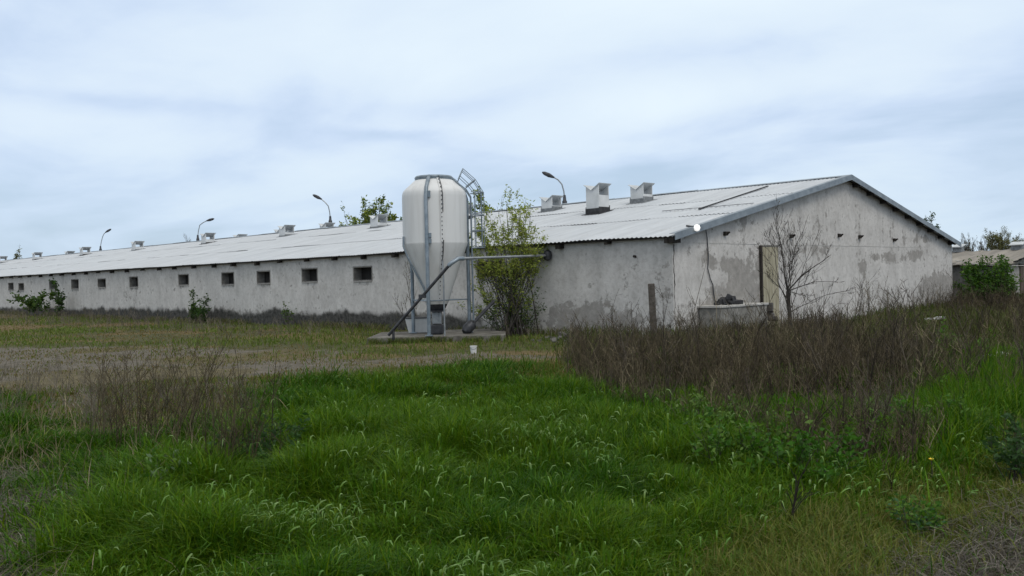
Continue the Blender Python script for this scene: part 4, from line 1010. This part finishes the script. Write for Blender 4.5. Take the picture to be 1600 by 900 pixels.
# ------------------------------------------------------------------ dry weeds
WC = [(.062, .050, .031), (.088, .072, .045), (.042, .035, .023), (.135, .112, .072)]
def weed_geo(x, y, h, ntw, r0, lean=.15, pal=WC, twl=.38, K=5, windk=.0, pale=0.0):
    n = len(x); z = ground_z(x, y); a = rng.uniform(0, 2*PI, n); l = np.abs(rng.normal(0, lean, n))
    D = np.stack([np.cos(a)*l, np.sin(a)*l, np.ones(n)], 1)+WIND[None, :]*windk
    D /= np.linalg.norm(D, axis=1, keepdims=True)
    t = np.linspace(0, 1, K); base = np.stack([x, y, z-.03], 1)
    bend = rng.normal(0, .10, (n, 3)); bend[:, 2] = 0
    P = base[:, None, :]+h[:, None, None]*(D[:, None, :]*t[None, :, None]+bend[:, None, :]*(t**2)[None, :, None])+rng.normal(0, .008, (n, K, 3))*t[None, :, None]
    R = (r0*rng.uniform(.7, 1.3, n))[:, None]*(1-.65*t)[None, :]
    V, Fc = tubes(P, R, 3); c = pick(pal, n); lt = rng.random(n) < pale; c[lt] = c[lt]*1.9; parts_ = [(V, Fc, np.repeat(c, K*3, 0))]
    m = n*ntw; idx = np.repeat(np.arange(n), ntw); tt = rng.uniform(.25, 1, m)
    f_ = tt*(K-1); j = np.minimum(K-2, f_.astype(int)); f_ = (f_-j)[:, None]
    q = P[idx, j]*(1-f_)+P[idx, j+1]*f_; ang = rng.uniform(0, 2*PI, m)
    td = np.stack([np.cos(ang)*.75, np.sin(ang)*.75, rng.uniform(.25, 1.2, m)], 1)+D[idx]*.3; td /= np.linalg.norm(td, axis=1, keepdims=True)
    ln = h[idx]*twl*rng.uniform(.3, 1, m)*(1.15-tt*.6)
    kk = np.array([0, .5, 1.]); curl = rng.normal(0, .12, (m, 3)); curl[:, 2] += .08
    PT = q[:, None, :]+ln[:, None, None]*(td[:, None, :]*kk[None, :, None]+curl[:, None, :]*(kk**2)[None, :, None])
    RT = (r0[idx] if hasattr(r0, '__len__') else r0)*np.ones(m)*.45
    V, Fc = tubes(PT, RT[:, None]*np.array([1, .8, .5])[None, :], 3); parts_.append((V, Fc, np.repeat(c[idx], 9, 0)))
    # twiglets with seed heads
    m2 = m*2; id2 = np.repeat(np.arange(m), 2); u = rng.uniform(.3, 1, m2)[:, None]
    q2 = PT[id2, 0]*(1-u)+PT[id2, 2]*u; td2 = td[id2]+rng.normal(0, .5, (m2, 3)); td2 /= np.linalg.norm(td2, axis=1, keepdims=True)
    l2 = ln[id2]*rng.uniform(.2, .5, m2)
    P2 = np.stack([q2, q2+td2*l2[:, None]], 1); V, Fc = tubes(P2, np.ones((m2, 2))*RT[id2][:, None]*.6, 3)
    parts_.append((V, Fc, np.repeat(c[idx][id2], 6, 0)))
    return parts_
x, y, d = scatter(110000, 7, 46, 36)
px, py, _ = topix(np.stack([x, y, 0*x], 1)); z_ = zones(px, py, x, y); cl = fbm(x*.4, y*.4, 101)
cl = np.clip(cl+.22*sstep(4, 0, np.hypot((x+3.2)/2.2, (y+3.8)/2.2)), 0, 1)
k = z_[5] & clear(x, y) & (rng.random(len(x)) < (.14+.9*sstep(.38, .58, cl))*(.25+.75*sstep(.62, .48, fbm(x*.6, y*.6, 131)))*(1-.8*sstep(1.2, .7, np.hypot((px-1455)/150, (py-530)/30))))
x, y, d, cl = x[k][:7500], y[k][:7500], d[k][:7500], cl[k][:7500]
h = (.10+.85*cl)*rng.uniform(.3, 1.2, len(x))*np.where(rng.random(len(x)) < .07, 1.5, 1); h *= 1-.42*sstep(15, 21, d)*sstep(1500, 1300, topix(np.stack([x, y, 0*x], 1))[0])
tp_ = weed_geo(x, y, h, 9, .0038+.00010*d, .30, pale=.12)
b_ = rng.random(len(x)) < .07
tp_ += weed_geo(x[b_]+.05, y[b_], h[b_]*1.35+.12, 7, .0075+.0001*d[b_], .22, [(.045, .036, .028), (.07, .058, .045), (.10, .085, .065), (.055, .045, .036)], .45)
o = quadobj('dry_weed_thicket', tp_, M['weed']); tag(o, kind='stuff')
# grey fuzzy weeds at left and along the wall foot
def fuzz(n, poly, h0, h1, pal, ntw, r0, dmin=6, dmax=60, name='dead_weeds'):
    x, y, d = scatter(n*14, dmin, dmax, 36); px, py, _ = topix(np.stack([x, y, 0*x], 1))
    k = inpoly(px, py, poly) & clear(x, y); x, y, d = x[k][:n], y[k][:n], d[k][:n]
    h = rng.uniform(h0, h1, len(x))*(.5+fbm(x*.5, y*.5, 103))
    return weed_geo(x, y, h, ntw, r0+.00008*d, .35, pal)
GR = [(.13, .115, .088), (.17, .15, .12), (.095, .085, .066)]
pr = fuzz(320, [(-200, 600), (0, 600), (130, 605), (330, 610), (420, 640), (330, 680), (120, 668), (-200, 672)], .35, .75, GR, 8, .003, 9, 18)
pr += fuzz(650, [(-200, 470), (0, 489), (120, 496), (320, 512), (600, 526), (560, 532), (300, 524), (100, 512), (-200, 508)], .25, .7, GR, 7, .004, 20, 62)
pr += fuzz(160, [(640, 523), (900, 516), (1000, 516), (900, 535), (820, 535)], .2, .45, GR+WC, 7, .004, 20, 40)
pr += fuzz(420, [(1215, 497), (1300, 489), (1500, 472), (1530, 484), (1400, 500), (1215, 516)], .45, 1.25, GR+WC, 9, .0035, 18, 46)
o = quadobj('dead_weeds', pr, M['weed']); tag(o, kind='stuff')
# individual dry weeds
def dry_weed(px, d, toppx, n, spreadpx, label, r0=.006, ntw=9, lean=.1, pal=WC, windk=.12, twl=.38):
    p = foot(px, d); p[2] = gz(p); hmax = at_depth(px, toppx, d)[2]-p[2]
    s = spreadpx/F*d
    xx = p[0]+rng.normal(0, s*.5, n)*hr[0]+rng.normal(0, s*.25, n)*hd[0]; yy = p[1]+rng.normal(0, s*.5, n)*hr[1]+rng.normal(0, s*.25, n)*hd[1]
    h = hmax*rng.uniform(.45, 1.0, n); h[0] = hmax
    o = quadobj('dry_weed', weed_geo(xx, yy, h, ntw, r0*np.ones(n), lean, pal, twl=twl, windk=windk), M['weed'], None, origin=p)
    return tag(o, label, 'dry weed', 'tall dry weeds standing in the grass')
dry_weed(190, 9.2, 520, 36, 80, 'densest brown dry weed clump at left, many fine stems over the dirt patch', .0045, 12)
dry_weed(275, 9.6, 508, 22, 64, 'tall leaning dry weed clump right beside the densest brown clump', .0045, 10, .16, windk=.3)
dry_weed(355, 7.6, 565, 26, 60, 'nearer dark dry weed clump in front of the leaning brown clump', .0045, 11, .12, WC[:3])
dry_weed(135, 10.2, 575, 14, 40, 'shorter grey dry weed clump left of the densest brown clump', .004, 10, .2, GR)
dry_weed(418, 8.8, 548, 1, 4, 'single straight tall dry stalk at the left end of the lush grass', .009, 3, .03, windk=.05, twl=.15)
dry_weed(362, 9.8, 500, 2, 16, 'thin tall pale dry stalk behind the leaning weed clump', .0045, 4, .05, GR+WC, .1, .2)
dry_weed(1362, 9.0, 585, 26, 50, 'hazy grey dry weed clump between lush grass and thicket', .0036, 14, .14, GR)
dry_weed(1217, 5.7, 715, 2, 10, 'dark forked dry stem in the yellowish grass at lower right', .008, 5, .10, [(.03, .026, .022)], .25, .45)
dry_weed(1385, 6.6, 690, 2, 10, 'slim dry stem beside the green tuft at lower right', .005, 5, .12)
dry_weed(1430, 6.6, 742, 1, 4, 'short dark dry stem above the green tuft', .006, 3, .12, WC, .2)
dry_weed(1575, 7.6, 620, 12, 50, 'dark tangled dry weed clump at the right edge', .0042, 13, .16, WC[:3])
dry_weed(1500, 13, 470, 9, 45, 'tall dark dry weed clump rising in front of the right end of the barn', .0055, 10, .12, WC[:3])
dry_weed(1275, 14.5, 530, 6, 40, 'upright pale dry stalks in the thicket below the bare tree', .006, 8, .12, [(.2, .17, .14)]+WC)
dry_weed(908, 6.6, 760, 1, 4, 'lone thin dark stem in the foreground grass', .005, 3, .06, WC[:3])
dry_weed(1345, 24, 430, 9, 26, 'grey dry weed clump against the gable right of the bare tree', .007, 10, .15, GR+WC)
# leafy herbs
def herb(px, py, wpx, hm, nl, label, pal, sz, seed):
    rnd = random.Random(seed); p = ground(px, py); p[2] = gz(p); d = (p-C)@fw; s = wpx/F*d
    t = thing('leafy_weed', label, 'weed', p); out = []; tips = []
    for k in range(max(6, nl//40)):
        b0 = p+hr*rnd.gauss(0, s*.4)+hd*rnd.gauss(0, s*.35); grow(b0, (rnd.gauss(0, .5), rnd.gauss(0, .5), 1), hm*rnd.uniform(.5, 1.1), .005, 1, out, tips, rnd, .1, (4, 6), .8, .15, .5, 4, .002)
    wood('stems', out, M['weed'] if False else M['barkdark'], t, 3); quadobj('leaves', [leaves(on_tips(tips, nl, .02), sz, pal, .35, .5)], M['leaf'], t)
HB = [(.05, .14, .014), (.075, .16, .018), (.04, .11, .012), (.11, .19, .04)]
herb(1165, 745, 70, .5, 900, 'bushy bright-green broadleaf weed in the middle right of the grass', HB, .055, 1)
herb(1250, 765, 60, .42, 700, 'dark-green broadleaf weed right of the bright bushy one', HB[:1]+HB[2:3], .055, 2)
herb(1430, 838, 40, .22, 500, 'small green tuft of broadleaf weed beside the straw ground', HB+[(.06, .13, .06)], .035, 3)
herb(1500, 690, 90, .4, 800, 'wide yellow-green broadleaf weed patch near the thicket edge', [(.09, .17, .03), (.07, .15, .025)], .05, 4)
herb(255, 780, 50, .35, 600, 'grey-green broadleaf weed in the lower left grass', HB[1:]+[(.12, .18, .10)], .05, 5)
herb(420, 745, 46, .5, 500, 'dark green weed at the left border of the lush grass', [(.03, .075, .02), (.04, .09, .025)], .05, 6)
herb(1590, 760, 30, .5, 500, 'dark leafy weed at the right border of the picture', [(.03, .07, .02), (.04, .09, .025)], .05, 7)
herb(1500, 565, 40, .6, 500, 'fresh green weed growing out of the brown thicket at right', [(.07, .15, .025), (.09, .17, .03)], .07, 8)
herb(1030, 590, 40, .5, 300, 'yellow-green weed growing in the left part of the thicket', [(.09, .16, .03), (.07, .13, .025)], .06, 9)
herb(1330, 720, 80, .4, 800, 'broad yellow-green leafy weed below the thicket, left of the hazy grey weed', [(.09, .18, .02), (.07, .15, .016)], .045, 10)
herb(1120, 690, 60, .4, 600, 'pale-leaved weed where the lush grass meets the thicket', [(.12, .19, .05), (.08, .16, .03)], .05, 11)
herb(1420, 700, 70, .38, 700, 'leafy green weed right of the hazy grey weed', HB, .045, 12)
herb(1560, 650, 70, .4, 700, 'bright green leafy weed nearest the white broken board', [(.08, .18, .02), (.10, .20, .025)], .05, 13)
# dandelion
p = ground(1455, 760); p[2] = gz(p); t = thing('dandelion', 'small yellow dandelion flower in the grass at right', 'flower', p)
fp_ = at_depth(1455, 718, (p-C)@fw)
MB().tube([p, (p+fp_)/2+[.02, 0, 0], fp_], .004, 5).build('stem', M['barkdark'], t)
MB().lathe(fp_, [(.003, -.008), (.016, .001), (.019, .007), (.009, .012), (.002, .013)], 14).build('flower_head', M['petal'], t)
# pale scraps
for (px, py, sz, lb) in [(1553, 582, (.55, .12, .03), 'white broken board lying in the weeds at right'), (1462, 510, (.6, .2, .05), 'pale scrap board lying in the thicket before the barn end')]:
    p = ground(px, py); p[2] = gz(p)+.26; m_ = MB(); m_.box(p, sz, .3-YAW); m_.box(p+np.array([.12, -.1, .03]), (sz[0]*.4, sz[1]*.8, sz[2]), .9)
    tag(m_.build('scrap_board', M['white'], None, origin=p), lb, 'board')

# ------------------------------------------------------------------ sky and light
w = bpy.data.worlds.new('World'); scene.world = w; w.use_nodes = True; nt = w.node_tree
bg = nt.nodes['Background']
SUN_EL, SUN_AZ = math.radians(52), math.radians(250)   # direction the light comes from, measured from +X
sky = N(nt, 'ShaderNodeTexSky'); sky.sky_type = 'NISHITA'; sky.sun_disc = False; sky.sun_elevation = SUN_EL; sky.sun_rotation = PI/2-SUN_AZ
sky.air_density = 1.0; sky.dust_density = 2.0; sky.ozone_density = 1.5
tc = N(nt, 'ShaderNodeTexCoord'); sp = N(nt, 'ShaderNodeSeparateXYZ'); nt.links.new(tc.outputs['Generated'], sp.inputs[0])
def mth(op, a, b=None, c=None):
    n = N(nt, 'ShaderNodeMath', operation=op)
    for i_, v in enumerate((a, b, c)):
        if v is None: continue
        if isinstance(v, (int, float)): n.inputs[i_].default_value = v
        else: nt.links.new(v, n.inputs[i_])
    return n.outputs[0]
den = mth('ADD', mth('MAXIMUM', sp.outputs[2], 0.0), .16)
cx_, cy_ = mth('DIVIDE', sp.outputs[0], den), mth('DIVIDE', sp.outputs[1], den)
cv = N(nt, 'ShaderNodeCombineXYZ'); nt.links.new(cx_, cv.inputs[0]); nt.links.new(cy_, cv.inputs[1])
def cloud(scale, rotz, stretch, loc, detail, dist):
    mp = N(nt, 'ShaderNodeMapping'); mp.inputs['Rotation'].default_value = (0, 0, rotz); mp.inputs['Scale'].default_value = (*stretch, 1); mp.inputs['Location'].default_value = loc
    nt.links.new(cv.outputs[0], mp.inputs[0]); n = N(nt, 'ShaderNodeTexNoise'); n.inputs['Scale'].default_value = scale; n.inputs['Detail'].default_value = detail; n.inputs['Roughness'].default_value = .52; n.inputs['Distortion'].default_value = dist
    nt.links.new(mp.outputs[0], n.inputs[0]); return n.outputs[0]
c1 = cloud(.62, -YAW, (.75, .55), (1.3, .4, 0), 6, .5); c2 = cloud(1.5, -YAW+.5, (.85, .6), (4.1, 2.0, 0), 6, .35)
cm = mth('ADD', mth('MULTIPLY', c1, .64), mth('MULTIPLY_ADD', c2, .56, -.10))
def dotc(v):
    n = N(nt, 'ShaderNodeVectorMath', operation='DOT_PRODUCT'); nt.links.new(tc.outputs['Generated'], n.inputs[0]); n.inputs[1].default_value = tuple(v); return n.outputs['Value']
fd = mth('MAXIMUM', dotc(hd), .08); wob_ = mth('SUBTRACT', c2, .5)
su = mth('ADD', mth('DIVIDE', dotc(hr), fd), mth('MULTIPLY', wob_, .12)); sv_ = mth('ADD', mth('DIVIDE', sp.outputs[2], fd), mth('MULTIPLY', mth('SUBTRACT', c1, .5), .10))
def bank(px, py, rx, ry, amp, tilt=0.0):
    # one long bank of cloud (or gap in it), given by bearing and height
    u0 = (px-800)/F; v0 = (436-.0242*(px-800)-py)/F
    du = mth('SUBTRACT', su, u0); dv_ = mth('SUBTRACT', mth('SUBTRACT', sv_, v0), mth('MULTIPLY', du, tilt))
    q = mth('ADD', mth('POWER', mth('ABSOLUTE', mth('DIVIDE', du, rx/F)), 2.0), mth('POWER', mth('ABSOLUTE', mth('DIVIDE', dv_, ry/F)), 2.0))
    return mth('MULTIPLY', mth('POWER', 2.718, mth('MULTIPLY', q, -1.0)), amp)
for bk_ in ((1280, 125, 380, 34, .11, .10), (1520, 35, 200, 40, .09, .1), (380, 240, 420, 60, .075, -.02), (60, 160, 160, 60, .05, 0), (720, 205, 150, 22, .06, -.1), (560, 60, 200, 60, .03, 0), (215, 160, 150, 20, -.10, -.05), (1130, 62, 190, 34, -.08, .08), (590, 217, 80, 9, -.07, -.05), (1330, 230, 380, 40, -.05, .06), (900, 300, 500, 30, -.02, 0)):
    cm = mth('ADD', cm, bank(*bk_))
cr_ = ramp(nt, cm, [(.36, (5.1, 6.5, 8.4)), (.46, (6.1, 7.35, 9.2)), (.55, (7.1, 8.25, 9.5)), (.70, (7.9, 9.0, 9.8))])
cover = ramp(nt, cm, [(.30, (.72, .72, .72)), (.5, (.95, .95, .95))])
# a little paler and greyer towards the horizon: cloud seen edge on
hz = N(nt, 'ShaderNodeMapRange'); hz.inputs[1].default_value = 0; hz.inputs[2].default_value = .16; hz.inputs[3].default_value = .65; hz.inputs[4].default_value = 0; nt.links.new(sp.outputs[2], hz.inputs[0])
ccol = mixc(nt, hz.outputs[0], cr_.outputs[0], (5.7, 7.2, 8.6))
ov = N(nt, 'ShaderNodeMapRange', interpolation_type='SMOOTHSTEP'); ov.inputs[1].default_value = .33; ov.inputs[2].default_value = .62; nt.links.new(sp.outputs[2], ov.inputs[0])
ccol = mixc(nt, ov.outputs[0], ccol, (9.3, 9.4, 9.2))   # whiter cloud added above the view to brighten and neutralise the light
fin = mixc(nt, cover.outputs[0], sky.outputs[0], ccol)
nt.links.new(fin, bg.inputs[0]); bg.inputs[1].default_value = .1
sd = bpy.data.lights.new('sun', 'SUN'); sd.energy = 1.1; sd.angle = math.radians(22); sd.color = (1, .95, .88)
so = bpy.data.objects.new('sun', sd); COL.objects.link(so)
dirv = Vector((math.cos(SUN_EL)*math.cos(SUN_AZ), math.cos(SUN_EL)*math.sin(SUN_AZ), math.sin(SUN_EL)))
so.rotation_euler = dirv.to_track_quat('Z', 'Y').to_euler(); so.location = (-10, -10, 30)

scene.view_settings.view_transform = 'Standard'; scene.view_settings.look = 'None'; scene.view_settings.exposure = 0.08; scene.view_settings.gamma = 1
scene.cycles.max_bounces = 6; scene.cycles.transparent_max_bounces = 4
